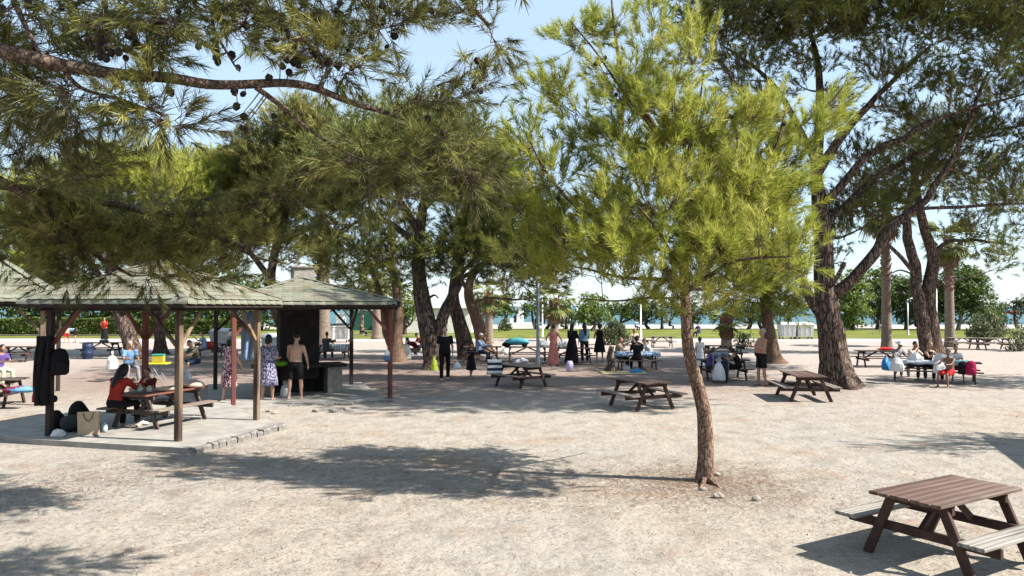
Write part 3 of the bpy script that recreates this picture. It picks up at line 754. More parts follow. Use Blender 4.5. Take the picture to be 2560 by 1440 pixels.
# the young pine on the forecourt
d0 = Gd(1203)
def q(*pts, o=0.0): return [(a, b, d0 + c) for a, b, c in pts]
root, base, tw_, C, rng = pine('pine_tree', 'young yellow-green pine with bent slim trunk standing alone on the gravel', 
    (q((1762, 1203, 0), (1764, 1120, 0), (1759, 1030, 0), (1740, 950, 0), (1722, 880, 0), (1716, 800, 0), (1712, 700, 0), (1708, 600, 0), (1700, 470, 0), (1655, 350, 0), (1600, 260, 0), (1555, 180, 0), (1535, 60, 0), (1528, -10, 0)), 0.118, 0.012),
    [(q((1713, 640, 0), (1580, 600, -.4), (1451, 528, -.6), (1368, 433, -.7), (1323, 350, -.8)), 0.04, 0.01),
     (q((1710, 560, 0), (1830, 470, -.1), (1929, 383, -.2), (1965, 270, -.2)), 0.04, 0.01),
     (q((1705, 520, 0), (1900, 380, .4), (2060, 270, .6), (2108, 215, .6)), 0.035, 0.01),
     (q((1714, 730, 0), (1775, 690, -.8), (1850, 650, -1.2), (1990, 640, -1.3)), 0.04, 0.01),
     (q((1712, 690, 0), (1650, 590, -1.0), (1600, 520, -1.5)), 0.035, 0.01),
     (q((1710, 600, 0), (1560, 480, 1.0), (1430, 430, 1.4)), 0.035, 0.01),
     (q((1700, 470, 0), (1740, 300, -.5), (1760, 180, -.7)), 0.03, 0.008),
     (q((1650, 345, 0), (1560, 230, -.2), (1480, 120, -.2), (1425, 50, -.2)), 0.025, 0.006),
     (q((1714, 745, 0), (1620, 745, -.3), (1540, 752, -.5), (1452, 746, -.6)), 0.018, 0.008),
     (q((1713, 700, 0), (1560, 690, .9), (1400, 660, 1.3)), 0.035, 0.01),
     (q((1712, 720, 0), (1830, 730, .9), (1930, 700, 1.4)), 0.03, 0.01)],
    [(a, b, d0 + c, rx, ry, dn) for a, b, c, rx, ry, dn in (
     (1530, 70, 0, 65, 85, .9), (1625, 70, .1, 40, 80, .7), (1440, 120, -.1, 60, 100, .75), (1580, 210, -.1, 110, 90, 1), (1715, 160, -.4, 70, 110, 1),
     (1640, 320, -.6, 150, 100, 1), (1800, 320, -.4, 120, 100, 1), (1480, 310, -.1, 100, 80, .75), (1380, 230, -.2, 45, 70, .7), (1325, 350, -.8, 45, 55, .9),
     (1340, 450, -.6, 75, 70, .9), (1440, 470, .2, 110, 80, .7), (1600, 480, -1.0, 150, 80, 1), (1800, 470, -.6, 140, 100, 1), (1960, 330, 0, 105, 100, .95),
     (2075, 265, .5, 55, 85, .9), (1960, 450, .1, 110, 80, .9), (1290, 560, -.2, 70, 70, .8), (1420, 590, -.4, 130, 85, .9), (1590, 620, -1.1, 160, 90, 1),
     (1780, 610, -1.1, 150, 95, 1), (1945, 640, -1.2, 100, 75, 1), (1900, 560, 0.2, 120, 80, .8), (1340, 650, -.2, 100, 55, .8), (1480, 680, -.4, 130, 55, .9),
     (1640, 710, -.8, 150, 60, 1), (1850, 710, -.8, 130, 60, 1), (1950, 690, -.4, 80, 60, .9), (1720, 755, -.5, 110, 40, .9), (1550, 560, .9, 150, 80, .8), (1820, 560, .9, 150, 90, .8), (1700, 400, .9, 150, 90, .8))],
    cr=0.36, per=19, shoot=0.22, nn=58, nl=0.15, nw=0.0054, spread=(0.35, 1.05), shrink=0.12, seed=11, nmat=YG, group='pines of the picnic ground', limb_bark=BARKL(), bigtwig=1.5, upb=0.95, outb=0.7, tint=0.62, flare=0.12, ring=18, amp=0.1, dk=2.1, wk=1.75)
cones(root, base, [P(a, b, d0 + c) for a, b, c in ((1502, 150, -.3), (1492, 158, -.3), (1483, 160, -.3), (1512, 143, -.3), (1652, 390, -1.0), (1710, 396, -1.0), (1700, 410, -1.1), (1958, 308, -.4), (1962, 380, -.4), (1395, 490, -.9), (1441, 488, -.9), (1452, 530, -.9), (1945, 422, -.3), (1480, 325, -.6), (1482, 335, -.6), (1830, 290, -.9), (1540, 235, -.5))], rng, 1.05, tw_)
# surface roots of the young pine
for k, (x1, y1) in enumerate(((1802, 1222), (1745, 1224), (1722, 1206))):
    mb = MB(); a0, b0 = G(1762, 1204), G(x1, y1)
    mb.tube([a0 - base + (0, 0, .06), (a0 + b0) / 2 - base + (0.02, 0, .025), b0 - base + (0, 0, -.01)], [0.05, 0.03, 0.008], 7); mb.build('root', BARK(), root, smooth=True)

# the pine on the left whose boughs hang into the picture
up = [(60, 40, 5.4, 140, 90, 1.0), (250, 50, 5.4, 150, 90, 1.1), (420, 60, 5.5, 115, 115, 1.2), (600, 60, 5.8, 100, 80, .5), (770, 110, 6.0, 120, 100, .5), (880, 170, 6.2, 90, 100, 1.0),
      (1010, 45, 6.3, 130, 95, 1.4), (1170, 20, 6.5, 70, 40, .6), (1230, 150, 6.5, 90, 110, 1.2), (1140, 240, 6.5, 140, 105, 1.6), (1030, 255, 6.4, 120, 85, 1.3), (1135, 370, 6.4, 140, 105, 1.7),
      (1020, 410, 6.3, 160, 100, 1.7), (900, 410, 6.3, 140, 90, 1.6), (980, 490, 6.4, 130, 60, 1.4), (1180, 450, 6.6, 90, 80, 1.4), (200, 230, 5.5, 150, 90, 1.5), (330, 280, 5.6, 160, 100, 1.6), (420, 310, 5.7, 120, 95, 1.5), (160, 300, 5.6, 110, 40, .6),
      (50, 370, 6.6, 150, 95, 1.6), (130, 440, 7.0, 160, 85, 1.6), (40, 240, 5.6, 70, 60, .7), (150, 20, 5.8, 150, 60, 1.3), (330, 30, 5.9, 130, 80, 1.3), (500, 20, 6.0, 120, 60, .8), (640, 30, 6.1, 120, 70, .55), (760, 50, 6.2, 120, 80, .6), (860, 80, 6.3, 110, 100, .8), (800, 180, 6.1, 100, 60, .5), (930, 60, 6.4, 100, 90, 1.2), (20, 120, 5.7, 80, 70, 1.0), (180, 120, 5.8, 110, 50, .8), (380, 120, 5.8, 90, 60, .9), (30, 280, 6.2, 90, 80, 1.2), (60, 200, 6.0, 120, 80, 1.3), (120, 330, 6.6, 130, 70, 1.3), (240, 400, 7.4, 130, 60, 1.1), (30, 440, 7.6, 110, 70, 1.2)]
low = [(60, 560, 8.2, 150, 100, 1.5), (200, 590, 8.4, 160, 100, 1.5), (360, 610, 8.6, 160, 95, 1.5), (500, 590, 8.8, 150, 90, 1.4), (620, 610, 8.9, 130, 85, 1.4), (690, 650, 9.0, 95, 55, 1.4), (440, 695, 8.7, 150, 60, 1.3), (290, 700, 8.6, 150, 60, 1.3), (190, 695, 8.4, 120, 50, 1.0), (760, 450, 9.2, 115, 90, 1.3), (690, 500, 9.0, 130, 75, 1.3), (80, 470, 7.8, 140, 80, 1.4), (250, 520, 9.2, 160, 70, 1.2), (480, 500, 9.6, 150, 60, 1.0), (20, 640, 8.8, 110, 70, 1.2), (560, 690, 9.3, 130, 40, 1.0)]
over = [(560, -180, 7.7, 150, 90, 1.1, 1.1), (740, -190, 7.7, 150, 90, 1.2, 1.1), (920, -200, 7.7, 150, 90, 1.2, 1.1), (1080, -200, 7.8, 150, 90, 1.2, 1.1), (1280, -220, 7.9, 150, 90, 1.0, 1.0), (800, -300, 8.6, 200, 90, .9, 1.0), (1100, -300, 8.6, 200, 90, .9, 1.0), (430, -640, 5.4, 220, 130, 1.0, .9), (700, -630, 5.4, 220, 130, 1.0, .9), (1000, -630, 5.4, 220, 130, 1.0, .9), (1200, -640, 5.4, 120, 110, .8, .7), (350, -330, 7.0, 330, 150, .35, 1.5), (800, -330, 7.6, 300, 150, .45, 1.6), (1120, -330, 8.0, 200, 140, .5, 1.5), (850, -230, 7.4, 260, 90, .6, 1.3), (0, -250, 6.6, 250, 130, .4, 1.2), (600, -560, 8, 450, 140, .3, 1.6), (450, -180, 6.0, 220, 70, .7), (900, -150, 6.3, 180, 50, .7)]
root, base, tw_, C, rng = pine('pine_tree', 'large dark pine reaching in from the left with long cone hung boughs overhead',
    ([(-715, 1557, 6.0), (-705, 1000, 6.0), (-690, 400, 6.0), (-650, 0, 6.0), (-600, -400, 6.2), (-560, -800, 6.4)], 0.26, 0.12),
    [([(-690, 250, 6.0), (-300, 60, 5.4), (0, 118, 5.2), (200, 160, 5.4), (400, 192, 5.6), (600, 212, 5.9), (760, 222, 6.1), (860, 250, 6.3), (940, 272, 6.4), (1020, 300, 6.5)], 0.06, 0.014),
     ([(-640, -200, 6.1), (-100, -260, 5.8), (400, -200, 5.8), (800, -130, 6.2), (1100, -50, 6.5), (1220, 60, 6.6)], 0.08, 0.015),
     ([(-60, -255, 5.8), (30, -20, 5.4), (70, 70, 5.3), (108, 150, 5.3)], 0.025, 0.01),
     ([(500, -185, 5.9), (540, 0, 5.8), (530, 60, 5.8), (580, 150, 5.9), (600, 180, 5.9)], 0.016, 0.005),
     ([(700, -150, 6.1), (730, 30, 6.0), (770, 110, 6.0), (830, 160, 6.1)], 0.018, 0.005),
     ([(250, -230, 5.8), (330, -40, 5.5), (270, 60, 5.4), (260, 110, 5.4)], 0.016, 0.006),
     ([(640, 218, 5.9), (690, 255, 6.0), (770, 320, 6.2), (850, 372, 6.4), (920, 410, 6.4)], 0.022, 0.008),
     ([(140, 150, 5.35), (200, 220, 5.5), (300, 250, 5.6), (420, 290, 5.7)], 0.018, 0.006),
     ([(-600, -500, 6.3), (0, -600, 7.0), (600, -560, 7.6), (1150, -400, 8.0)], 0.1, 0.03),
     ([(-695, 600, 6.0), (-200, 400, 7.0), (60, 480, 7.8), (140, 555, 8.2), (240, 640, 8.6), (330, 690, 8.8)], 0.06, 0.015),
     ([(-300, 430, 6.8), (40, 470, 7.9), (260, 510, 8.6), (450, 535, 8.8), (640, 510, 9.0), (720, 470, 9.2), (770, 420, 9.3)], 0.055, 0.012),
     ([(450, 535, 8.8), (540, 590, 8.8), (640, 640, 8.9), (720, 660, 9.0)], 0.025, 0.008)],
    up + low, coarse=([(a, b, d, rx, ry, dn * 2.6, *zz) for a, b, d, rx, ry, dn, *zz in over], 0.5, 13, 16, 0.24, 0.024), cr=0.25, per=15, shoot=0.18, nn=44, nl=0.14, nw=0.0042, seed=23, shrink=0.22, nmat=OG, group='pines of the picnic ground', upb=0.1, outb=0.6, droop=0.28, tint=0.53, bark=BARKD(), limb_bark=BARKL(), bigtwig=0.8, dk=2.1, wk=1.6)
cr_ = random.Random(4)
spots = [(1062, 52), (1083, 340), (1222, 408), (1215, 505), (1130, 475), (1190, 560), (885, 578), (1268, 662), (1640, 440), (1782, 492), (1860, 386), (1752, 660), (1838, 690), (1778, 770), (1822, 848), (1805, 935), (1830, 945), (2018, 575), (2100, 485), (2150, 525), (2390, 220), (2490, 262), (2475, 330), (2370, 390), (2505, 470), (2450, 445), (1972, 74), (2005, 312), (2045, 380), (785, 1117), (2050, 848), (690, 290), (780, 370), (850, 375), (760, 420), (800, 410), (960, 255), (985, 270), (1030, 330), (1600, 300), (1590, 350), (1630, 370), (1700, 170), (1780, 70), (1640, 130), (1730, 390), (2190, 455), (2140, 440), (2215, 470), (2160, 330), (2175, 265), (2150, 200), (905, 372), (950, 420), (720, 340), (540, 40), (650, 120), (1180, 180), (2290, 150), (2230, 120), (960, 350)]
cone_at = [P(a / 2.977, b / 2.977, 5.35 + (a / 2560) * 0.8 if b < 1000 else 7.2) for a, b in spots]
cone_at += [P(700 + a / 3.0, b / 3.0, 6.2) for a, b in ((302, 222), (410, 262), (395, 335), (608, 368), (370, 447), (430, 475), (290, 390), (250, 360), (470, 240), (470, 165), (460, 95), (716, 190), (762, 150), (790, 40), (820, 60), (1125, 80), (850, 260), (885, 262), (1465, 445), (1510, 495), (1457, 643), (1492, 670), (1245, 978), (1110, 870), (1080, 985), (110, 445), (135, 470), (550, 500))]
cone_at += [P(cr_.uniform(230, 1000), cr_.uniform(0, 150), 5.9) for _ in range(45)] + [P(cr_.uniform(0, 250), cr_.uniform(0, 120), 5.5) for _ in range(10)]
cones(root, base, cone_at, cr_, 0.82, tw_)

# the massive pine by the right-hand tables
g = 'pines of the picnic ground'
dB = Gd(968)
def z(*pts): return [(a, b, dB + c) for a, b, c in pts]
pine('pine_tree', 'massive old pine with thick pale-barked trunk and heavy forking limbs', 
    (z((2098, 966, 0), (2086, 900, 0), (2076, 830, 0), (2066, 760, 0), (2060, 690, 0), (2058, 600, 0), (2048, 500, 0), (2040, 430, 0), (2050, 300, .3), (2045, 160, .5), (2020, 60, .5)), 0.46, 0.05),
    [(z((2080, 740, 0), (2120, 708, -.2), (2189, 628, -.4), (2233, 561, -.5), (2294, 522, -.6), (2367, 422, -.8), (2417, 311, -1), (2470, 180, -1)), 0.200, 0.035),
     (z((2055, 790, 0), (2015, 725, -.1), (1990, 660, 0), (1965, 560, .3), (1930, 440, .5)), 0.176, 0.042),
     (z((2040, 440, 0), (2100, 344, -.4), (2161, 272, -.7), (2228, 205, -.9), (2330, 110, -1)), 0.160, 0.028),
     (z((2046, 520, 0), (2083, 483, -.2), (2189, 378, -.6), (2300, 322, -.8), (2394, 283, -1), (2560, 235, -1.2)), 0.144, 0.028),
     (z((2060, 560, 0), (2200, 444, .5), (2367, 350, .9), (2580, 310, 1.2)), 0.120, 0.028),
     (z((2040, 400, 0), (1960, 250, .2), (1900, 180, .4), (1800, 110, .6)), 0.112, 0.021),
     (z((2294, 522, -.6), (2420, 515, -.6), (2560, 508, -.8), (2640, 515, -.8)), 0.056, 0.021),
     (z((2045, 420, 0), (1990, 330, -.8), (1880, 250, -1.4), (1790, 150, -1.6)), 0.080, 0.014),
     (z((2075, 715, -.3), (2095, 690, -.5), (2112, 655, -.6)), 0.080, 0.059),
     (z((2060, 600, .2), (2110, 590, .6), (2180, 560, .9)), 0.048, 0.014)],
    [(a, b, dB + c, rx, ry, dn, *zz) for a, b, c, rx, ry, dn, *zz in (
     (1720, 50, .5, 75, 60, .8), (1800, 60, .3, 90, 70, .9), (1830, 170, 0, 90, 65, .75), (1910, 60, .4, 110, 75, .8), (2030, 50, 0, 110, 70, .8), (2150, 45, -.4, 110, 70, .85), (2170, 150, -1.2, 80, 50, .8), (2270, 50, -.6, 110, 70, .8),
     (2390, 60, -.6, 100, 70, .55), (2500, 70, -.6, 100, 70, .7), (1980, 170, .5, 100, 60, .6), (1900, 260, .4, 90, 60, .6), (2080, 250, .6, 80, 50, .6), (2290, 190, -1.2, 110, 60, .9), (2390, 210, -1.4, 75, 50, .9), (2500, 200, -1, 110, 80, .75), (2250, 280, -.5, 100, 50, .8), (2380, 330, .9, 100, 50, .7), (2150, 400, .8, 80, 60, .7), (2540, 460, -.2, 70, 60, .7),
     (2450, 320, 0, 110, 60, .85), (2560, 330, -.5, 70, 80, .7), (2110, 560, .8, 60, 80, .8), (2080, 620, .7, 55, 70, .7), (2180, 500, .6, 100, 60, .85), (2300, 420, .8, 110, 60, .75), (2470, 430, -.4, 100, 60, .75), (2545, 560, -.6, 60, 70, .6), (2530, 640, -.7, 50, 30, .5),
     (1950, 500, .6, 70, 80, .7), (1960, 600, .6, 60, 60, .6), (1900, 360, .6, 90, 70, .5), (1750, -70, .5, 120, 60, .6), (2000, -90, 0, 200, 70, .6), (2300, -90, -.5, 200, 70, .6), (2550, -60, -.5, 120, 80, .6), (2680, 200, -.8, 100, 160, .6))],
    coarse=([(a, b, dB + c, rx, ry, dn * 2.2, *zz) for a, b, c, rx, ry, dn, *zz in (
     (1780, -60, -4, 130, 70, 1.0), (2000, -60, -4.5, 160, 70, 1.0), (2250, -80, -5, 170, 80, 1.0), (2500, -60, -4.5, 150, 80, 1.0),
     (1800, -20, 4.5, 130, 60, 1.0), (1980, -40, 5, 150, 70, 1.0), (2200, -50, 5.5, 170, 70, 1.0), (2420, -30, 5, 150, 70, 1.0), (2560, 60, 4.5, 90, 70, 1.0),
     (1850, 60, 3.5, 90, 60, 1.0), (2050, 90, 4, 90, 50, 1.0), (2330, 110, 3.5, 90, 50, 1.0), (1900, -90, 9, 150, 60, 1.0), (2150, -90, 9, 170, 60, 1.0), (2400, -70, 8.5, 160, 60, 1.0),
     (2200, -170, -6, 220, 100, 1.25, 2), (2450, -190, -6, 220, 100, 1.25, 2), (2720, -170, -6, 220, 110, 1.25, 2), (2320, -210, -3, 220, 90, 1.25, 2), (2620, -190, -2, 200, 100, 1.25, 2), (2820, -100, 1, 180, 120, 1.25, 2), (2760, 20, 5, 160, 110, 1.25, 2), (1880, -150, -4.5, 170, 80, 1.25, 2), (1980, -200, -1, 200, 70, 1.25, 2), (2650, 60, 9, 150, 80, 1.25, 2))], 0.85, 14, 14, 0.36, 0.045), dk=3.4, bigtwig=2.2,
    cr=0.55, per=17, shoot=0.26, nn=24, nl=0.2, nw=0.0125, shrink=0.2, seed=31, nmat=DG, bark=BARKD(), group=g, tw=2.2, upb=0.6, tint=0.5, flare=0.3, amp=0.2, ring=40, droop=0.05)

dF = Gd(885)
def y(*pts): return [(a, b, dF + c) for a, b, c in pts]
pine('pine_tree', 'twin-stemmed dark pine behind the crowded right-hand table',
    (y((2330, 885, 0), (2326, 820, 0), (2318, 760, 0), (2325, 700, 0), (2332, 640, 0), (2310, 570, 0), (2292, 480, 0), (2285, 390, 0)), 0.48, 0.14),
    [(y((2318, 880, -.2), (2305, 800, -.2), (2295, 720, -.1), (2283, 640, 0), (2266, 560, 0), (2276, 480, 0), (2300, 400, .2)), 0.36, 0.12),
     (y((2330, 640, 0), (2370, 606, -.3), (2440, 602, -.6), (2530, 612, -1)), 0.13, 0.04),
     (y((2292, 690, -.1), (2250, 640, -.3), (2215, 606, -.4), (2190, 585, -.4)), 0.12, 0.06),
     (y((2292, 690, .1), (2255, 676, .3), (2235, 680, .4), (2210, 690, .4)), 0.05, 0.02),
     (y((2330, 665, 0), (2338, 660, -.2), (2346, 656, -.3)), 0.09, 0.07),
     (y((2335, 720, 0), (2345, 714, -.2), (2358, 708, -.3)), 0.09, 0.07),
     (y((2285, 480, 0), (2340, 420, -.5), (2420, 380, -1)), 0.13, 0.04)],
    [(a, b, dF + c, rx, ry, dn) for a, b, c, rx, ry, dn in (
     (2450, 585, -.6, 90, 40, .5), (2400, 560, -.4, 60, 35, .4), (2500, 640, -1, 70, 35, .35), (2290, 400, 0, 110, 70, .6), (2400, 450, -.6, 100, 60, .55), (2520, 520, -.8, 70, 60, .6), (2200, 460, .4, 90, 60, .5), (2160, 540, .2, 60, 40, .5), (2330, 330, .3, 120, 60, .5))],
    cr=0.75, per=15, shoot=0.4, nn=22, nl=0.3, nw=0.02, seed=41, nmat=DG, bark=BARKD(), group=g, tw=4, upb=0.3, tint=0.5, flare=0.3, ring=18, droop=0.3)

d7 = Gd(908)
def x7(*pts): return [(a, b, d7 + c) for a, b, c in pts]
pine('pine_tree', 'slim pine with leaning trunk right behind the bare-chested man in black shorts',
    (x7((1937, 908, 0), (1926, 850, 0), (1917, 790, 0), (1905, 700, 0), (1880, 600, 0), (1860, 520, 0)), 0.34, 0.08),
    [(x7((1912, 760, 0), (1950, 700, -.4), (1985, 640, -.6)), 0.1, 0.03), (x7((1908, 720, 0), (1840, 690, -.3), (1780, 700, -.4)), 0.1, 0.03)],
    [(a, b, d7 + c, rx, ry, dn) for a, b, c, rx, ry, dn in ((1890, 700, 0, 110, 60, .7), (1960, 740, -.4, 80, 50, .8), (1800, 720, -.3, 90, 50, .7), (1830, 600, 0, 110, 80, .6), (1950, 640, -.4, 70, 60, .6), (1840, 500, 0, 100, 70, .6), (1990, 770, -.4, 40, 30, .6), (1880, 780, -.3, 60, 25, .5))],
    cr=0.65, per=14, shoot=0.36, nn=22, nl=0.28, nw=0.016, seed=47, nmat=YG, bark=BARK(), group=g, tw=3, upb=0.2, tint=0.5, flare=0.2, ring=14, droop=0.3)

# the clump of old pines in the middle distance
dA = Gd(922)
def m_(*pts): return [(a, b, dA + c) for a, b, c in pts]
pine('pine_tree', 'forked old pine with dark curved trunk beside the man walking in black',
    (m_((1090, 922, 0), (1083, 880, 0), (1068, 810, 0), (1054, 740, 0), (1046, 660, 0), (1050, 580, 0), (1062, 490, 0), (1076, 410, 0)), 0.46, 0.12),
    [(m_((1086, 850, 0), (1104, 800, -.1), (1127, 750, -.1), (1142, 700, 0), (1150, 620, 0), (1170, 540, 0), (1190, 450, 0)), 0.26, 0.09),
     (m_((1048, 620, 0), (1000, 575, -.3), (930, 545, -.6), (850, 575, -.8)), 0.16, 0.04), (m_((1052, 585, 0), (1000, 500, -.3), (972, 430, -.5)), 0.16, 0.05),
     (m_((1060, 520, 0), (1110, 470, .5), (1150, 420, .7)), 0.14, 0.05), (m_((1145, 690, 0), (1200, 640, -.4), (1290, 600, -.8)), 0.1, 0.03),
     (m_((1066, 750, 0), (1085, 738, -.2), (1096, 745, -.3)), 0.06, 0.02), (m_((1045, 640, 0), (960, 650, -.5), (900, 660, -.8)), 0.07, 0.02)],
    [(a, b, dA + c, rx, ry, dn) for a, b, c, rx, ry, dn in (
     (1000, 450, 0, 120, 60, .7), (900, 470, -.3, 100, 60, .7), (1090, 430, 0, 110, 60, .8), (850, 560, -.8, 60, 50, .5), (920, 620, -.8, 65, 45, .8), (960, 690, -.6, 70, 35, .7), (1080, 640, -.5, 70, 55, .7), (1140, 620, -.6, 80, 55, .8), (1150, 670, -.4, 70, 35, .7),
     (950, 420, 3.5, 110, 60, .5), (1080, 380, 4, 110, 60, .5), (1180, 400, 3.5, 90, 60, .5), (1000, 360, -3.5, 100, 50, .5), (1130, 350, -3.5, 100, 50, .5),
     (1200, 520, 0, 100, 80, .7), (1200, 430, 0, 90, 60, .7), (1290, 590, -.6, 80, 50, .7), (1080, 330, 0, 120, 50, .5))],
    coarse=([(a, b, dA + c, rx, ry, 1.4, 2.2) for a, b, c, rx, ry in ((880, 390, -4, 110, 50), (960, 340, -2, 120, 50), (830, 420, -1, 90, 50), (1050, 300, 1, 120, 50), (940, 330, 3, 110, 50), (1120, 320, -4, 100, 50))], .8, 13, 14, .34, .04), dk=3.2, cr=0.62, per=16, shoot=0.34, nn=24, nl=0.27, nw=0.0145, seed=53, nmat=DG, bark=BARKD(), group=g, tw=2.6, upb=0.45, tint=0.5, flare=0.3, ring=18)
dC = Gd(898)
def n_(*pts): return [(a, b, dC + c) for a, b, c in pts]
pine('pine_tree', 'leaning pine trunk just right of the walking man in black',
    (n_((1172, 898, 0), (1160, 850, 0), (1145, 795, 0), (1134, 745, 0), (1140, 680, 0), (1160, 600, .3), (1180, 500, .5)), 0.44, 0.1),
    [(n_((1138, 700, 0), (1180, 680, -.3), (1250, 640, -.4)), 0.13, 0.04), (n_((1150, 640, 0), (1230, 560, .3), (1280, 480, .4)), 0.14, 0.05)],
    [(a, b, dC + c, rx, ry, dn) for a, b, c, rx, ry, dn in ((1260, 640, 0, 90, 55, .8), (1290, 500, .4, 80, 70, .7), (1270, 400, .4, 70, 55, .7), (1190, 470, .5, 90, 60, .6), (1330, 680, -.2, 80, 40, .8), (1370, 600, 0, 70, 60, .6))],
    dk=3.0, cr=0.68, per=15, shoot=0.36, nn=22, nl=0.29, nw=0.016, seed=59, nmat=OG, bark=BARKD(), group=g, tw=2.8, upb=0.4, tint=0.5, flare=0.25, ring=16)
dD = Gd(882)
def o_(*pts): return [(a, b, dD + c) for a, b, c in pts]
pine('pine_tree', 'reddish leaning pine trunk behind the seated old man in white cap',
    (o_((1212, 882, 0), (1204, 840, 0), (1190, 790, 0), (1172, 740, 0), (1180, 690, 0), (1230, 640, 0), (1290, 590, 0)), 0.42, 0.1),
    [(o_((1180, 760, 0), (1220, 746, -.4), (1290, 750, -.8), (1330, 742, -1)), 0.09, 0.03), (o_((1178, 740, 0), (1150, 690, 0), (1140, 620, 0)), 0.14, 0.05)],
    [(a, b, dD + c, rx, ry, dn) for a, b, c, rx, ry, dn in ((1300, 620, 0, 80, 45, .8), (1270, 700, -.3, 70, 30, .7), (1360, 690, -.5, 80, 30, .7), (1390, 640, 0, 60, 50, .7), (1220, 620, 0, 80, 50, .7))],
    cr=0.75, per=14, shoot=0.4, nn=22, nl=0.32, nw=0.019, seed=61, nmat=OG, bark=BARK(), group=g, tw=3, upb=0.35, tint=0.45, flare=0.25, ring=14)
dE = Gd(904)
def e_(*pts): return [(a, b, dE + c) for a, b, c in pts]
pine('pine_tree', 'pine with pale flaring root beside the red corner post of the hearth pavilion',
    (e_((993, 904, 0), (990, 850, 0), (996, 790, 0), (990, 720, 0), (980, 650, 0), (985, 560, 0)), 0.34, 0.09),
    [(e_((985, 880, 0), (965, 820, .2), (955, 760, .3), (935, 690, .4), (910, 620, .4)), 0.24, 0.07), (e_((985, 680, 0), (930, 640, -.3), (880, 640, -.5)), 0.1, 0.03)],
    [(a, b, dE + c, rx, ry, dn) for a, b, c, rx, ry, dn in ((900, 660, 0, 60, 40, .8), (950, 640, -.4, 60, 45, .8), (1010, 650, .3, 60, 50, .7), (980, 570, 0, 90, 55, .7), (880, 720, .2, 35, 25, .6), (1030, 700, .2, 50, 30, .6))],
    cr=0.6, per=15, shoot=0.34, nn=22, nl=0.27, nw=0.0155, seed=67, nmat=OG, bark=BARK(), group=g, tw=2.6, upb=0.4, tint=0.55, flare=0.4, ring=16)

# pines behind the pavilions
specs = [
 ('thick leaning pine trunk behind the seated man in blue shirt', [(338, 897), (325, 850), (303, 790), (287, 730), (275, 650), (290, 560), (300, 470)], 0.42,
  [((287, 730), (200, 640), (110, 580)), ((280, 640), (380, 560), (450, 500)), ((300, 770), (330, 735), (385, 700), (420, 640))],
  [(300, 430, 0, 110, 55, .8), (200, 480, 0, 110, 60, .8), (90, 510, .5, 120, 70, .7), (100, 620, .5, 130, 60, .7), (260, 560, 0, 120, 60, .7), (420, 470, 0, 90, 60, .8), (400, 580, 0, 110, 55, .7), (30, 690, .4, 90, 40, .6)], 71, 0.62),
 ('pine trunk seen between the posts of the nearest pavilion', [(402, 886), (399, 840), (394, 780), (400, 700), (440, 600), (500, 500)], 0.32,
  [((400, 720), (480, 640), (560, 580)), ((430, 620), (400, 520), (420, 450))],
  [(530, 450, 0, 90, 65, .9), (590, 430, 0, 70, 55, .9), (430, 440, .4, 80, 50, .8), (560, 560, 0, 120, 60, .7), (480, 650, 0, 120, 45, .7), (340, 640, .3, 110, 45, .7), (640, 520, .3, 90, 60, .7)], 73, 0.68),
 ('pine with dark leaning trunk directly behind the barbecue hearth', [(745, 890), (720, 840), (695, 780), (675, 720), (690, 620), (720, 500), (740, 400)], 0.42,
  [((680, 700), (620, 620), (600, 540)), ((715, 520), (790, 440), (830, 370)), ((700, 600), (800, 560), (850, 560))],
  [(740, 330, 0, 80, 60, .9), (770, 290, 0, 50, 30, .9), (830, 370, 0, 80, 70, .8), (660, 400, 0, 90, 80, .8), (720, 450, 0, 100, 70, .7), (820, 480, 0, 80, 60, .7), (640, 560, 0, 100, 60, .6), (790, 600, 0, 60, 50, .6), (820, 660, .3, 35, 40, .6)], 79, 0.55)]
for lab, tp, r, lb, bl, sd_, tt in specs:
    dd = Gd(tp[0][1])
    pine('pine_tree', lab, ([(a, b, dd) for a, b in tp], r, r * 0.25), [([(a, b, dd - 0.3 * k) for k, (a, b) in enumerate(l)], r * 0.42, r * 0.12) for l in lb],
         [(a, b, dd + c, rx, ry, dn * 1.2, 2.2) for a, b, c, rx, ry, dn in bl], cr=0.68, per=15, shoot=0.36, nn=22, nl=0.29, nw=0.017, seed=sd_, nmat=YG if sd_ != 79 else OG, bark=BARKD(), group=g, tw=2.8, upb=0.6, tint=tt, flare=0.25, ring=14)
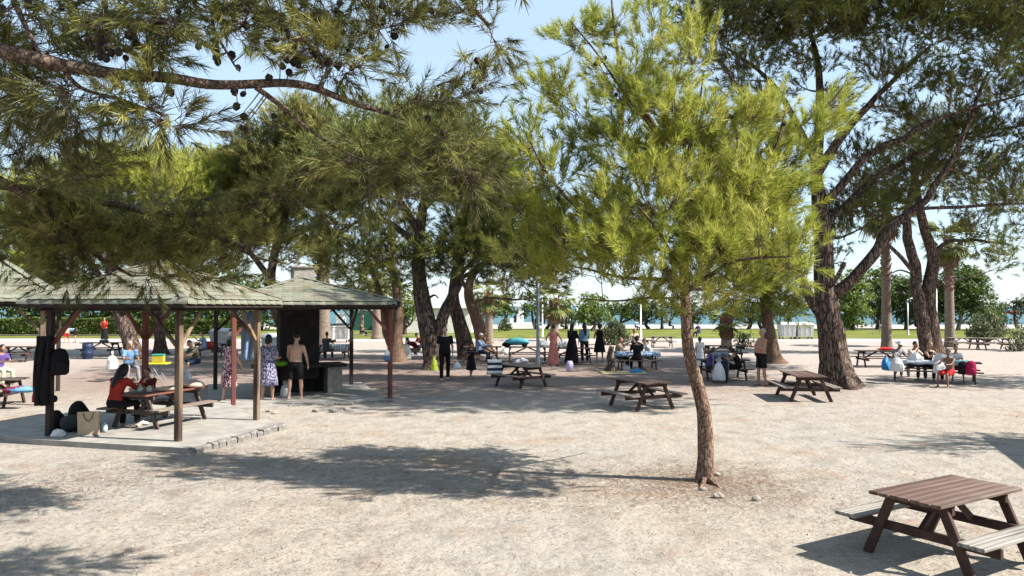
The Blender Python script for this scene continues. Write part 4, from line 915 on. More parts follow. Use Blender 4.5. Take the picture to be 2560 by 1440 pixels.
# a pine standing outside the frame on the right, known by the dapple it throws
def w2p(x, yy, zz):
    return (1280 + x / yy * FPX, HZ - (zz - CAMH) / yy * FPX, yy)
pine('pine_tree', 'pine outside the picture whose shade dapples the gravel near the right edge',
    ([w2p(15.5, 12.6, 0), w2p(15.4, 12.6, 2), w2p(15.2, 12.6, 4), w2p(15, 12.6, 6)], 0.22, 0.08), [([w2p(15.3, 12.6, 3), w2p(13.5, 12.4, 4), w2p(12, 12.2, 4.6)], 0.08, 0.02)],
    [(*w2p(12.2, 12.3, 4.7), 110, 50, .8), (*w2p(13.5, 12.5, 5.5), 180, 90, .6), (*w2p(15.5, 12.8, 6.2), 220, 120, .5)], cr=0.6, per=14, shoot=0.3, nn=20, nl=0.2, nw=0.012, seed=83, nmat=DG, group=g, tw=2)
pine('pine_tree', 'pine outside the picture whose shade falls over the crowded right-hand table',
    ([w2p(24.5, 23.5, 0), w2p(24.4, 23.5, 3), w2p(24.2, 23.5, 6), w2p(24, 23.5, 8)], 0.3, 0.1), [([w2p(24.3, 23.5, 5), w2p(22.5, 23.3, 6.5), w2p(21.3, 23, 7.5)], 0.1, 0.03)],
    [(*w2p(22.5, 23.3, 7.5), 130, 50, .5)], coarse=([(*w2p(21.6, 22.6, 7.5), 130, 70, 1.2, 1.6), (*w2p(23.5, 23.5, 8.2), 170, 80, 1.2, 2), (*w2p(25.2, 24, 8.5), 170, 80, 1.0, 2)], .8, 13, 14, .34, .04), cr=0.6, per=14, shoot=0.3, nn=20, nl=0.2, nw=0.012, seed=89, nmat=DG, group=g, tw=2)
# ------------------------------------------------------------------ picnic tables
TW = {'brown': mat('stained table wood', (0.064, 0.033, 0.024), (0.11, 0.071, 0.054), rough=0.75, scale=5, stretch=(0.25, 3, 3), bump=0.003, bscale=20, lo=0.3, hi=0.7),
      'dark': mat('dark table wood', (0.05, 0.034, 0.028), (0.10, 0.072, 0.06), rough=0.8, scale=5, stretch=(0.25, 3, 3), bump=0.003, bscale=20),
      'frame': mat('dark table frame wood', (0.032, 0.016, 0.012), (0.06, 0.029, 0.022), rough=0.75, scale=6, stretch=(1, 1, 1), bump=0.003, bscale=25),
      'pale': mat('sun bleached bench board', (0.26, 0.238, 0.21), (0.085, 0.072, 0.062), rough=0.85, scale=5, stretch=(0.2, 4, 4), bump=0.004, bscale=18, lo=0.42, hi=0.66),
      'grey': mat('grey weathered wood', (0.21, 0.17, 0.14), (0.13, 0.10, 0.085), rough=0.85, scale=5, stretch=(0.25, 3, 3), bump=0.003, bscale=20),
      'red': mat('red brown varnished wood', (0.17, 0.062, 0.042), (0.12, 0.045, 0.032), rough=0.5, scale=5, stretch=(0.25, 3, 3), bump=0.002, bscale=20)}
for k_, (a_, b_2) in enumerate((((0.054, 0.026, 0.019), (0.095, 0.056, 0.042)), ((0.072, 0.038, 0.028), (0.13, 0.088, 0.068)), ((0.066, 0.036, 0.027), (0.155, 0.115, 0.092)))):
    TW['brown%d' % k_] = mat('worn table board %s' % 'abc'[k_], a_, b_2, rough=0.75, scale=4 + k_, stretch=(0.3, 3, 3), bump=0.004, bscale=20, lo=0.35, hi=0.68, detail=7)
_plank = {}
def plank_mesh(name, L, w, h, m, ch=0.006):
    k = (name, round(L, 3), round(w, 3), h, m.name)
    if k not in _plank:
        mb = MB(); mb.cbox((0, 0, 0), (L, w, h), ch); _plank[k] = mb.mesh(name, m)
    return _plank[k]
def picnic_table(label, x, yy, ang, L=1.5, W=0.72, top='brown', bench='brown', frame='frame', n=6, z0=0.0, h=0.68, group='wooden picnic tables', seed=0, bz=0.40, bo=0.62):
    rr = random.Random(seed + int(x * 10)); fm = TW[frame]
    t = thing('picnic_table', label, 'picnic table', (x, yy, z0), R(ang), group)
    pw = W / n
    for k in range(n):
        o = link('plank', plank_mesh('plank', L, pw - 0.008, 0.032, TW[top] if top != 'brown' else TW[rr.choice(('brown', 'brown0', 'brown1', 'brown2'))]), t, (rr.uniform(-.012, .012), -W / 2 + pw * (k + .5), h - 0.016 + rr.uniform(-.002, .002)))
        o.rotation_euler = (rr.uniform(-.015, .015), 0, rr.uniform(-.003, .003))
    for s in (-1, 1):
        for k in (0, 1):
            o = link('bench_plank', plank_mesh('bench_plank', L + 0.04, 0.118, 0.036, TW[bench]), t, (rr.uniform(-.01, .01), s * (bo + (k - .5) * 0.125), bz - 0.018 + rr.uniform(-.002, .002)))
    fx = L / 2 - 0.2
    for e in (-1, 1):
        def bar(name, p0, p1, w=0.045, hh=0.09, up=(0, 0, 1)):
            mb = MB(); mb.beam(p0, p1, w, hh, up); mb.build(name, fm, t)
        for s in (-1, 1):
            mb = MB(); c = np.array((e * fx, 0, 0))
            mb.beam(c + (0, s * 0.24, h - 0.034), c + (0, s * 0.52, 0.0), 0.09, 0.045, up=(1, 0, 0)); mb.build('leg', fm, t)
        bar('seat_support', (e * (fx - 0.047), -bo - 0.13, bz - 0.085), (e * (fx - 0.047), bo + 0.13, bz - 0.085))
        bar('top_batten', (e * (fx - 0.047), -W / 2 + 0.03, h - 0.078), (e * (fx - 0.047), W / 2 - 0.03, h - 0.078))
        bar('brace', (e * (fx - 0.075), 0, bz - 0.06), (0.05 * e, 0, h - 0.04), 0.045, 0.06)
    return t
def at(px, d): return ((px - 1280) / FPX * d, d)
picnic_table('large picnic table with bleached pale benches in the bottom right corner of the gravel', 4.33, 7.62, 30.5, 1.42, 0.72, 'brown', 'pale', n=7, seed=1)
picnic_table('empty brown picnic table directly left of the young pine trunk', 3.2, 18.9, 114, 1.6, 0.8, 'brown', 'grey', n=6, seed=2, bo=.68)
picnic_table('empty dark picnic table in front of the massive pine trunk', 7.9, 20.7, 84, 1.9, 0.78, 'brown', 'grey', n=6, seed=3)
picnic_table('grey picnic table carrying the striped bag, beside the near lamp post', 0.28, 23.8, 128, 1.6, 0.74, 'grey', 'grey', 'frame', n=6, seed=4)
picnic_table('long crowded picnic table in shade right of the massive pine', 14.0, 25.3, -28, 2.7, 0.76, 'dark', 'dark', n=6, seed=5)
picnic_table('dark picnic table behind the crowded table, with a red towel on its end', *at(2195, 31.6), -6, 1.8, 0.74, 'dark', 'dark', seed=6)
picnic_table('far right picnic table in the sun, nearer to the twin-stemmed pine', *at(2404, 44.5), -2, 1.75, 0.74, 'grey', 'grey', 'grey', seed=7)
picnic_table('far right picnic table in the sun, nearer to the shrubs', *at(2482, 44.0), -4, 1.75, 0.74, 'grey', 'grey', 'grey', seed=8)
picnic_table('red brown table under the nearest pavilion with food on it', -7.22, 15.7, 74, 1.8, 0.84, 'red', 'grey', 'dark', n=6, z0=0.1, seed=9)
picnic_table('picnic table in the shade beside the blue barrel', *at(255, 38.5), 2, 1.8, 0.74, 'dark', 'grey', seed=10)
picnic_table('dark picnic table at the far left behind the pavilion post', *at(48, 34.7), 0, 1.7, 0.74, 'dark', 'dark', seed=11)
picnic_table('table cut off by the left edge with clothes on its bench', *at(-25, 19.2), 8, 1.6, 0.74, 'dark', 'dark', seed=12)
picnic_table('dark picnic table where the old man in white cap sits', *at(1207, 34.6), 0, 1.7, 0.72, 'dark', 'dark', seed=13)
picnic_table('dark picnic table holding the rolled blue float', *at(1318, 34.4), 0, 2.0, 0.72, 'dark', 'dark', seed=14)
picnic_table('picnic table spread with a blue checked cloth', *at(1592, 30.4), -1, 1.75, 0.72, 'dark', 'grey', seed=15)
picnic_table('dark picnic table behind the blue cloth table', *at(1585, 41.5), 1, 1.8, 0.72, 'dark', 'dark', seed=16)
picnic_table('small far picnic table on the sunny strip before the lawn', *at(1654, 46.5), -3, 1.5, 0.72, 'grey', 'grey', seed=17)
picnic_table('dark picnic table behind the children at the stroller', *at(1806, 35.5), -1, 1.9, 0.72, 'dark', 'dark', seed=18)
picnic_table('picnic table where the two children sit behind the young pine trunk', *at(1806, 26.2), 0, 1.7, 0.72, 'dark', 'dark', seed=19)
picnic_table('picnic table with red bag behind the seated man in dark shirt', *at(528, 37.5), 4, 1.7, 0.72, 'dark', 'dark', seed=20)
picnic_table('picnic table under a striped cloth right of the hearth', *at(836, 36.5), 0, 1.6, 0.72, 'grey', 'grey', seed=21)
picnic_table('picnic table behind the group of standing women', *at(1432, 33.5), 2, 1.8, 0.72, 'dark', 'dark', seed=22)

# ------------------------------------------------------------------ lamp posts
GALV = mat('galvanised steel', (0.30, 0.31, 0.32), (0.24, 0.25, 0.26), rough=0.45, scale=3, metal=0.6)
WHITEP = mat('white paint', (0.74, 0.73, 0.70), (0.66, 0.65, 0.62), rough=0.6, scale=3)
def lamp_post(label, px, gy, top, kind, r=0.045, m=None):
    d = Gd(gy); b = P(px, gy, d); hh = P(px, top, d)[2]; m = m or GALV
    t = thing('lamp_post', label, 'lamp post', (b[0], b[1], 0), 0, 'park lamp posts')
    mb = MB(); mb.lathe([(r * 2.2, 0), (r * 2.2, 0.04), (r * 1.4, 0.06), (r * 1.3, 0.6), (r, 0.65), (r * 0.8, hh)], 10); mb.build('pole', m, t, True)
    if kind == 'globe':
        mb = MB(); mb.ball((0, 0, hh + 0.09), (0.11, 0.11, 0.11)); mb.build('globe', WHITEP, t, True)
        mb = MB(); mb.lathe([(0.05, hh - 0.03), (0.07, hh), (0.05, hh + 0.02)], 10); mb.build('collar', m, t)
    else:
        for s in ((-1, 1) if kind == 'double' else (1,)):
            mb = MB(); mb.tube([(0, 0, hh - 0.1), (s * 0.15, 0, hh + 0.02), (s * 0.3, 0, hh + 0.05)], 0.03, 6); mb.build('arm', m, t)
            mb = MB(); mb.cbox((s * 0.5, 0, hh + 0.06), (0.6, 0.26, 0.1), 0.03); mb.build('lamp_head', WHITEP, t)
    return t
lamp_post('near grey lamp post with small white globe behind the striped bag table', 1345, 912, 700, 'globe', 0.075)
lamp_post('white lamp post close behind the near grey one', 1356, 842, 740, 'single', 0.06, WHITEP)
lamp_post('pale lamp post standing between the black dressed women', 1442, 822, 712, 'globe', 0.06, WHITEP)
lamp_post('thin pale lamp post right of the oleander bush', 1602, 848, 740, 'globe', 0.065, WHITEP)
lamp_post('short lamp post on the lawn left of the twin-stemmed pine', 2270, 838, 748, 'single', 0.06, GALV)
lamp_post('two-armed lamp post behind the twin-stemmed pine', 2342, 830, 712, 'double', 0.08, GALV)
lamp_post('white lamp post seen between the forked pine trunks', 1088, 828, 728, 'globe', 0.06, WHITEP)

# ------------------------------------------------------------------ palms
FROND = leaf_mat('palm leaf', [(0.0, (0.07, 0.085, 0.025)), (0.5, (0.14, 0.16, 0.04)), (1.0, (0.24, 0.235, 0.07))], trans=0.3)
DEADF = leaf_mat('dry palm leaf', [(0.0, (0.16, 0.11, 0.06)), (1.0, (0.27, 0.19, 0.11))], trans=0.2)
PALMT = mat('palm trunk', (0.24, 0.19, 0.15), (0.15, 0.11, 0.085), rough=0.95, scale=5, bump=0.03, stretch=(1, 1, 3))
PALMB = mat('palm leaf stubs', (0.20, 0.105, 0.065), (0.12, 0.065, 0.045), rough=0.95, scale=9)
def frond_mesh(L, seed, m):
    rng = np.random.default_rng(seed); V = []
    pet = L * 0.5; n = 17
    def quad(a, b, w0, w1, side): V.extend([a - side * w0, a + side * w0, b + side * w1, b - side * w1])
    s = np.array((0, 1.0, 0)); a = np.zeros(3)
    for k in range(3):
        b = np.array((pet * (k + 1) / 3, 0, -0.03 * (k + 1) ** 2 * L * 0.3)); quad(a, b, 0.022 * L, 0.018 * L, s); a = b
    for k in range(n):
        an = (k / (n - 1) - 0.5) * 2.5; dr = np.array((math.cos(an), math.sin(an), -0.10 - 0.25 * abs(an) * rng.random()))
        side = np.array((-math.sin(an), math.cos(an), 0)); ln = L * 0.55 * rng.uniform(0.85, 1.1) * (1 - 0.15 * abs(an))
        m1 = a + dr * ln * 0.55; e = m1 + dr * ln * 0.45 + np.array((0, 0, -0.22 * ln * rng.uniform(0.4, 1.2)))
        quad(a, m1, 0.012 * L, 0.034 * L, side); quad(m1, e, 0.034 * L, 0.004 * L, side)
    V = np.array(V); return tri_mesh('frond', V, 4, np.clip(rng.normal(0.5, 0.2, len(V) // 4), 0, 1), m, quads=True)
def palm(label, px, gy, top, r, L, seed, stub=0.5, skirt=8, nf=26, lean=0.0):
    d = Gd(gy); b = P(px, gy, d); hh = P(px, top, d)[2]; rng = random.Random(seed)
    t = thing('palm_tree', label, 'palm tree', (b[0], b[1], 0), 0, 'fan palms')
    k = np.linspace(0, 1, 24); pts = np.stack([lean * k ** 2, 0 * k, -0.05 + k * (hh + .05)], 1)
    rad = r * (1 - 0.25 * k) * (1 + 0.3 * np.exp(-k * 14)) * (1 + 0.03 * (np.arange(24) % 2))
    mb = MB(); mb.tube(pts, rad, 12); mb.build('trunk', PALMT, t, True)
    mb = MB()
    for i in range(int(150 * stub)):
        zz = hh * (1 - stub + stub * i / int(150 * stub)); a = i * 2.4; rr = r * 0.98 * (1 - 0.25 * zz / hh); o = np.array((math.cos(a), math.sin(a), 0)); c = np.array((lean * (zz / hh) ** 2, 0, zz)) + o * rr
        mb.beam(c - o * 0.03, c + o * r * 0.32 + (0, 0, r * 0.9), r * 0.42, r * 0.14)
    tag(mb.build('leaf_stubs', PALMB, t), kind='stuff')
    ms = [frond_mesh(L, seed * 10 + q, FROND) for q in range(3)]; md = frond_mesh(L * 0.95, seed * 10 + 5, DEADF)
    for i in range(nf + skirt):
        dead = i >= nf
        o = link('frond', md if dead else ms[i % 3], t, (lean, 0, hh + rng.uniform(-.15, .1)))
        el = rng.uniform(R(55), R(85)) if dead else R(-62 + 105 * (i / nf) + rng.uniform(-8, 8))
        o.rotation_mode = 'ZYX' if False else 'XYZ'; o.rotation_euler = (0, el, i * 2.4 + rng.uniform(-.3, .3))
        if dead: o['label'] = 'dry brown hanging leaf'
palm('short fan palm with drooping leaves behind the salmon skirted woman', 1386, 852, 752, 0.33, 1.75, 1, 0.55, 9, 20)
palm('fan palm with pale trunk behind the reddish leaning pine', 1222, 858, 735, 0.3, 1.6, 2, 0.35, 5, 18)
palm('tall fan palm with shaggy trunk left of the twin-stemmed pine', 2217, 880, 520, 0.26, 2.0, 3, 0.5, 8)
palm('tall fan palm with shaggy trunk right of the twin-stemmed pine', 2375, 868, 598, 0.28, 1.9, 4, 0.5, 10)
palm('pale smooth palm trunk just right of the hearth wall', 806, 880, 560, 0.42, 2.2, 5, 0.12, 5)
palm('pale palm trunk beside the red post beyond the hearth pavilion', 942, 848, 690, 0.36, 2.1, 6, 0.2, 6)
palm('stocky palm with low drooping leaves behind the children at the stroller', 1816, 872, 800, 0.33, 1.15, 7, 0.7, 8, 14)

# ------------------------------------------------------------------ shore trees, shrubs, hedge
LEAF_A = leaf_mat('broad leaf green', [(0.0, (0.035, 0.055, 0.015)), (0.5, (0.075, 0.115, 0.025)), (1.0, (0.15, 0.19, 0.045))], trans=0.3)
LEAF_B = leaf_mat('light leaf green', [(0.0, (0.07, 0.10, 0.022)), (0.5, (0.14, 0.19, 0.04)), (1.0, (0.24, 0.28, 0.07))], trans=0.35)
LEAF_C = leaf_mat('grey green leaf', [(0.0, (0.05, 0.06, 0.028)), (0.5, (0.10, 0.12, 0.055)), (1.0, (0.17, 0.19, 0.09))], trans=0.3)
PALEB = mat('pale bark', (0.27, 0.23, 0.19), (0.17, 0.14, 0.115), rough=0.95, scale=3, bump=0.02)
shore = [
 ('light green round tree just right of the massive pine trunk', 2132, 826, [(2132, 745, 35, 55), (2122, 790, 26, 22), (2140, 705, 20, 25)], LEAF_B, 1),
 ('dark pointed evergreen behind the left tall palm', 2192, 824, [(2190, 720, 30, 40), (2200, 690, 18, 22), (2180, 755, 30, 20)], LEAF_A, 2),
 ('olive rounded tree with low canopy behind the left tall palm', 2205, 822, [(2200, 780, 28, 22), (2235, 720, 38, 35)], LEAF_C, 3),
 ('dark tree between the left palm and the twin-stemmed pine', 2265, 824, [(2260, 745, 35, 40), (2285, 710, 25, 25), (2270, 780, 30, 20)], LEAF_A, 4),
 ('large spreading green tree right of the right tall palm', 2395, 826, [(2400, 715, 55, 45), (2440, 750, 40, 35), (2360, 760, 35, 35), (2420, 690, 30, 25), (2470, 775, 25, 22)], LEAF_A, 5),
 ('small lone tree with thin dark trunk at the right edge', 2545, 822, [(2535, 765, 32, 18), (2550, 750, 22, 12)], LEAF_C, 6),
 ('pale green tree beside the white building behind the hearth pavilion', 1012, 838, [(1012, 745, 35, 30), (990, 765, 25, 20), (1035, 770, 22, 16)], LEAF_B, 7),
 ('dark tree beside the fan palm behind the old man', 1256, 824, [(1258, 760, 28, 28), (1270, 745, 18, 18)], LEAF_A, 8),
 ('dark wind-bent pine right of the white tower', 1340, 824, [(1328, 760, 28, 25), (1350, 780, 25, 16), (1340, 740, 22, 16)], LEAF_A, 9),
 ('dark low tree right of the short fan palm', 1415, 824, [(1418, 780, 35, 22), (1400, 765, 25, 18)], LEAF_A, 10),
 ('green tree behind the standing women', 1480, 828, [(1475, 770, 38, 32), (1500, 790, 28, 18)], LEAF_B, 11),
 ('shady tree on the shore behind the oleander bush', 1560, 824, [(1560, 770, 40, 22), (1595, 760, 30, 20)], LEAF_A, 12),
 ('shore tree behind the thin pale lamp post', 1655, 824, [(1655, 768, 36, 18), (1690, 775, 25, 14)], LEAF_A, 13),
 ('shore tree behind the slim leaning pine', 1870, 824, [(1862, 772, 36, 20), (1835, 785, 24, 14), (1895, 780, 24, 14)], LEAF_A, 14),
 ('shore tree left of the grey rubbish containers', 1978, 824, [(1985, 765, 26, 18), (1965, 780, 18, 12)], LEAF_A, 15),
 ('pine sapling shaped tree by the green screen', 905, 838, [(915, 745, 28, 20), (880, 740, 28, 25), (845, 760, 28, 22)], LEAF_C, 16)]
shore += [
 ('shore tree between the white tower and the short palm', 1366, 823, [(1366, 772, 30, 16), (1384, 785, 20, 12)], LEAF_A, 17), ('low shore tree behind the blue cloth table', 1622, 823, [(1622, 778, 32, 16), (1600, 790, 20, 10)], LEAF_C, 18),
 ('shore tree behind the young pine trunk', 1730, 823, [(1725, 772, 36, 18), (1750, 785, 24, 12)], LEAF_A, 19), ('shore tree right of the young pine trunk', 1795, 823, [(1790, 770, 34, 20), (1815, 785, 20, 12)], LEAF_A, 20), ('shore tree just left of the slim leaning pine', 1905, 823, [(1915, 766, 30, 20), (1940, 780, 20, 12)], LEAF_C, 21),
 ('shore tree behind the fan palm of the old man', 1200, 826, [(1200, 760, 30, 24), (1180, 780, 20, 14)], LEAF_A, 22), ('low shore tree behind the far right shrubs', 2500, 822, [(2495, 782, 26, 16), (2475, 790, 18, 10)], LEAF_C, 23)]
for lab, px, gy, bl, lm, sd in shore:
    d = Gd(gy); base = P(px, gy, d); base[2] = 0; top = bl[0]
    limbs = [([(px, gy, d), (px + (sd % 3 - 1) * 8, (gy + top[1]) / 2 + 8, d), (top[0], top[1], d)], 0.22, 0.06)]
    for k, b in enumerate(bl[1:]): limbs.append(([(px + (sd % 3 - 1) * 5, gy - 18, d), ((px + b[0]) / 2 + 6, (gy + b[1]) / 2, d + .4), (b[0], b[1], d + .6)], 0.13, 0.04))
    leafy('shore_tree', lab, base, limbs, [(a, b + 5, d, rx * 1.2, ry * 1.25, 1.3) for a, b, rx, ry in bl], 0.75, 0.42, 46, 100 + sd, lm, PALEB if sd in (5, 3, 16) else BARKD(), 'tree', 'trees along the shore')
# big trees far left behind the hedge
for k, (px, rx, yt) in enumerate(((-40, 110, 700), (110, 110, 715), (250, 100, 722), (380, 100, 715), (520, 110, 722), (650, 80, 735))):
    d = 76 + 2 * (k % 2); base = P(px, 800, d); base[2] = 0
    leafy('broadleaf_tree', ['dark tree behind the hedge at the far left edge', 'dark tree behind the hedge left of the red topped woman', 'dark tree behind the hedge above the red topped woman', 'dark tree behind the hedge right of the red topped woman', 'dark tree behind the hedge in the middle of the left pavilion opening', 'dark tree behind the right end of the hedge'][k], base,
          [([(px, 829, d), (px + 6, 790, d), (px, 750, d)], 0.3, 0.12)], [(px, yt, d, rx, 45, 1.1, 2.5), (px + 30, yt + 45, d, rx * 0.8, 28, 1.1, 2.0), (px - 25, yt + 70, d, rx * 0.8, 22, 1.1, 1.6)], 1.1, 0.55, 52, 200 + k, LEAF_A, PALEB if k == 1 else BARKD(), 'tree', 'trees behind the hedge')
def shrub(label, px, gy, w, top, seed, lm, leaf=0.2, cr=0.4, per=60):
    d = Gd(gy); base = P(px, gy, d); base[2] = 0
    cy = (gy + top) / 2; ry = (gy - top) / 2
    leafy('shrub', label, base, [], [(px, cy + ry * .25, d, w * 0.8, ry * 0.8, 1.5), (px - w * .35, cy + ry * .3, d - .3, w * 0.5, ry * 0.7, 1.3), (px + w * .35, cy + ry * .2, d + .2, w * 0.5, ry * 0.75, 1.3), (px, cy - ry * .35, d, w * .55, ry * .6, 1.2)], cr, leaf, per, seed, lm, PALEB, 'shrub', 'shrubs on the picnic ground', part='foliage', upright=0.6)
shrub('tall grey-green oleander bush behind the standing women', 1537, 862, 42, 798, 301, LEAF_C, 0.2, 0.42, 80)
shrub('low shrub beside the lawn behind the slim leaning pine', 1858, 872, 26, 826, 302, LEAF_C, 0.16, 0.35)
shrub('large rounded shrub behind the far right tables', 2466, 856, 50, 772, 303, LEAF_C, 0.22, 0.5, 80)
shrub('shrub cut by the right edge beside the far tables', 2550, 878, 34, 808, 304, LEAF_C, 0.18, 0.4)
shrub('small shrub at the foot of the light green shore tree', 2118, 822, 22, 796, 305, LEAF_B, 0.25, 0.5)
shrub('small agave like bush beside the fan palm', 1262, 828, 16, 796, 306, LEAF_C, 0.3, 0.4, 40)
# hedge
HEDGE_M = leaf_mat('hedge leaf', [(0.0, (0.04, 0.06, 0.016)), (0.5, (0.09, 0.125, 0.028)), (1.0, (0.18, 0.21, 0.05))], trans=0.3)
rng = np.random.default_rng(77); dh = Gd(839); x0, x1 = (-120 - 1280) / FPX * dh, (640 - 1280) / FPX * dh
hroot = thing('hedge', 'long clipped green hedge behind the left picnic ground', 'hedge', ((x0 + x1) / 2, dh, 0))
n = 26000; hp = np.stack([rng.uniform(x0, x1, n) - (x0 + x1) / 2, rng.uniform(-.6, .6, n), rng.random(n) ** 0.75 * 1.5], 1)
hp[:, 2] *= 0.92 + 0.16 * vnoise(np.stack([hp[:, 0] * 0.9, hp[:, 1], hp[:, 0] * 0], 1), 4); sh = rng.random(n) < 0.6; hp[sh, 1] = -0.6 + 0.12 * vnoise(hp[sh] * 2.2, 8)
r1 = rand_unit(rng, n); r2 = rand_unit(rng, n); xx = np.cross(r1, r2); xx /= np.linalg.norm(xx, axis=1, keepdims=True)
ll = rng.uniform(0.10, 0.2, (n, 1)); V = np.stack([hp - r1 * ll, hp + xx * ll * .5, hp + r1 * ll, hp - xx * ll * .5], 1).reshape(-1, 3)
tag(link('foliage', tri_mesh('foliage', V, 4, np.clip(0.5 + 0.25 * vnoise(hp * 1.1, 3) + rng.normal(0, .15, n), 0, 1), HEDGE_M, quads=True), hroot), kind='stuff')
mb = MB(); mb.box((0, 0.15, 0.6), (x1 - x0, 0.7, 1.2)); mb.build('branch_mass', mat('hedge core', (0.02, 0.025, 0.012), rough=1.0), hroot)
mb = MB()
sheet('kerb', x0, -4, dh - 1.6, dh - 1.3, 0.12, mat('kerb concrete', (0.55, 0.52, 0.47), (0.45, 0.43, 0.39), rough=0.9), 0, 4)

# ------------------------------------------------------------------ buildings, screen, beach platform
WALLW = mat('white render', (0.72, 0.69, 0.63), (0.62, 0.59, 0.54), rough=0.9, scale=1.5, bump=0.004)
def box_thing(name, label, cat, c, size, m, rz=0.0, group=None):
    mb = MB(); mb.cbox((0, 0, size[2] / 2), size, 0.02); o = mb.build(name, m, None, loc=c); o.rotation_euler = (0, 0, rz); return tag(o, label, cat, group)
dw = 73.0
wt = thing('white_building', 'low white beach building seen between the pine trunks', 'building', (*at(1080, dw), 0))
mb = MB(); mb.box((0, 0, 1.15), (7.8, 3, 2.3)); mb.build('wall', WALLW, wt)
mb = MB(); mb.cbox((0, 0, 2.38), (8.2, 3.4, 0.16), 0.03); mb.build('roof', WALLW, wt)
for k in (-2.4, 1.2):
    mb = MB(); mb.box((k, -1.5, 1.25), (0.9, 0.06, 0.8)); w_ = mb.build('window', mat('dark glass', (0.02, 0.025, 0.03), rough=0.15, spec=0.6), wt)
    mb = MB(); mb.box((k, -1.53, 0.82), (1.05, 0.12, 0.06)); mb.build('sill', WALLW, w_)
ds = 74.0
st = thing('green_screen', 'dark green fabric windscreen fence beyond the hearth pavilion', 'fence', (*at(908, ds), 0))
mb = MB(); mb.box((0, 0, 1.1), (2.4, 0.02, 1.9)).noise(0.03, 2, 1); mb.build('screen_fabric', mat('green screen fabric', (0.012, 0.075, 0.05), (0.018, 0.095, 0.06), rough=0.8, scale=3), st)
for k in (-1.2, 0, 1.2):
    mb = MB(); mb.tube([(k, 0.05, 0), (k, 0.05, 2.15)], 0.03, 6); mb.build('post', GALV, st)
box_thing('red_marker_post', 'red post at the end of the green screen', 'post', (*at(937, 72), 0), (0.3, 0.12, 1.4), mat('red paint', (0.45, 0.02, 0.02), rough=0.5))
dp = 88.0
pt = thing('beach_platform', 'low white platform with a white tower at the shore', 'platform', (*at(1300, dp), 0))
mb = MB(); mb.cbox((0, 0, 0.3), (3.2, 2, 0.6), 0.03); mb.build('base', WHITEP, pt)
for sx in (-0.28, 0.28):
    mb = MB(); mb.tube([(sx * 1.3, 0, 0.6), (sx, 0, 2.5)], 0.09, 6); mb.build('tower_leg', WHITEP, pt)
mb = MB(); mb.cbox((0, 0, 1.5), (0.62, 0.3, 1.7), 0.03); mb.build('tower_panel', WHITEP, pt)
mb = MB(); mb.cbox((0, 0, 2.52), (0.9, 0.8, 0.08), 0.02); mb.build('tower_roof', WHITEP, pt)
mb = MB(); mb.cbox((-0.95, 0, 0.85), (0.35, 0.4, 0.5), 0.02); mb.build('seat', WHITEP, pt)
box_thing('white_kiosk', 'small white box cabinet beyond the rubbish containers of the hearth pavilion', 'cabinet', (*at(853, 66), 0), (0.75, 0.6, 1.9), WHITEP)
def parasol(label, px, gy, cm, rz):
    d = Gd(gy); b = P(px, gy, d); t = thing('beach_umbrella', label, 'beach umbrella', (b[0], b[1], 0), 0, 'beach umbrellas')
    mb = MB(); mb.tube([(0, 0, 0), (0, 0, 1.9)], 0.025, 6); mb.build('pole', GALV, t)
    mb = MB(); mb.lathe([(1.05, 1.55), (0.75, 1.75), (0.35, 1.9), (0.02, 1.97)], 8); mb.build('canopy', cm, t)
RC = mat('red canvas', (0.45, 0.03, 0.02), rough=0.8); BC = mat('blue canvas', (0.05, 0.12, 0.3), rough=0.8)
parasol('red beach umbrella at the far right shore', 2534, 814, RC, 0)
parasol('blue beach umbrella on the shore behind the massive pine', 2178, 816, BC, 0)
parasol('blue beach umbrella on the shore right of the twin-stemmed pine', 2352, 816, BC, 0)
# thin wire fence posts on the lawn edge
for k, px in enumerate((2180, 2198, 1335)):
    d = Gd(838); mb = MB(); mb.tube([(0, 0, 0), (0, 0, 1.3)], 0.025, 6); o = mb.build('fence_post', GALV, None, loc=(*at(px, d), 0)); tag(o, ['thin dark post on the lawn just left of the left tall palm', 'thin dark post on the lawn close beside the left tall palm', 'thin post on the lawn right of the white platform'][k], 'post', 'thin posts on the lawn')

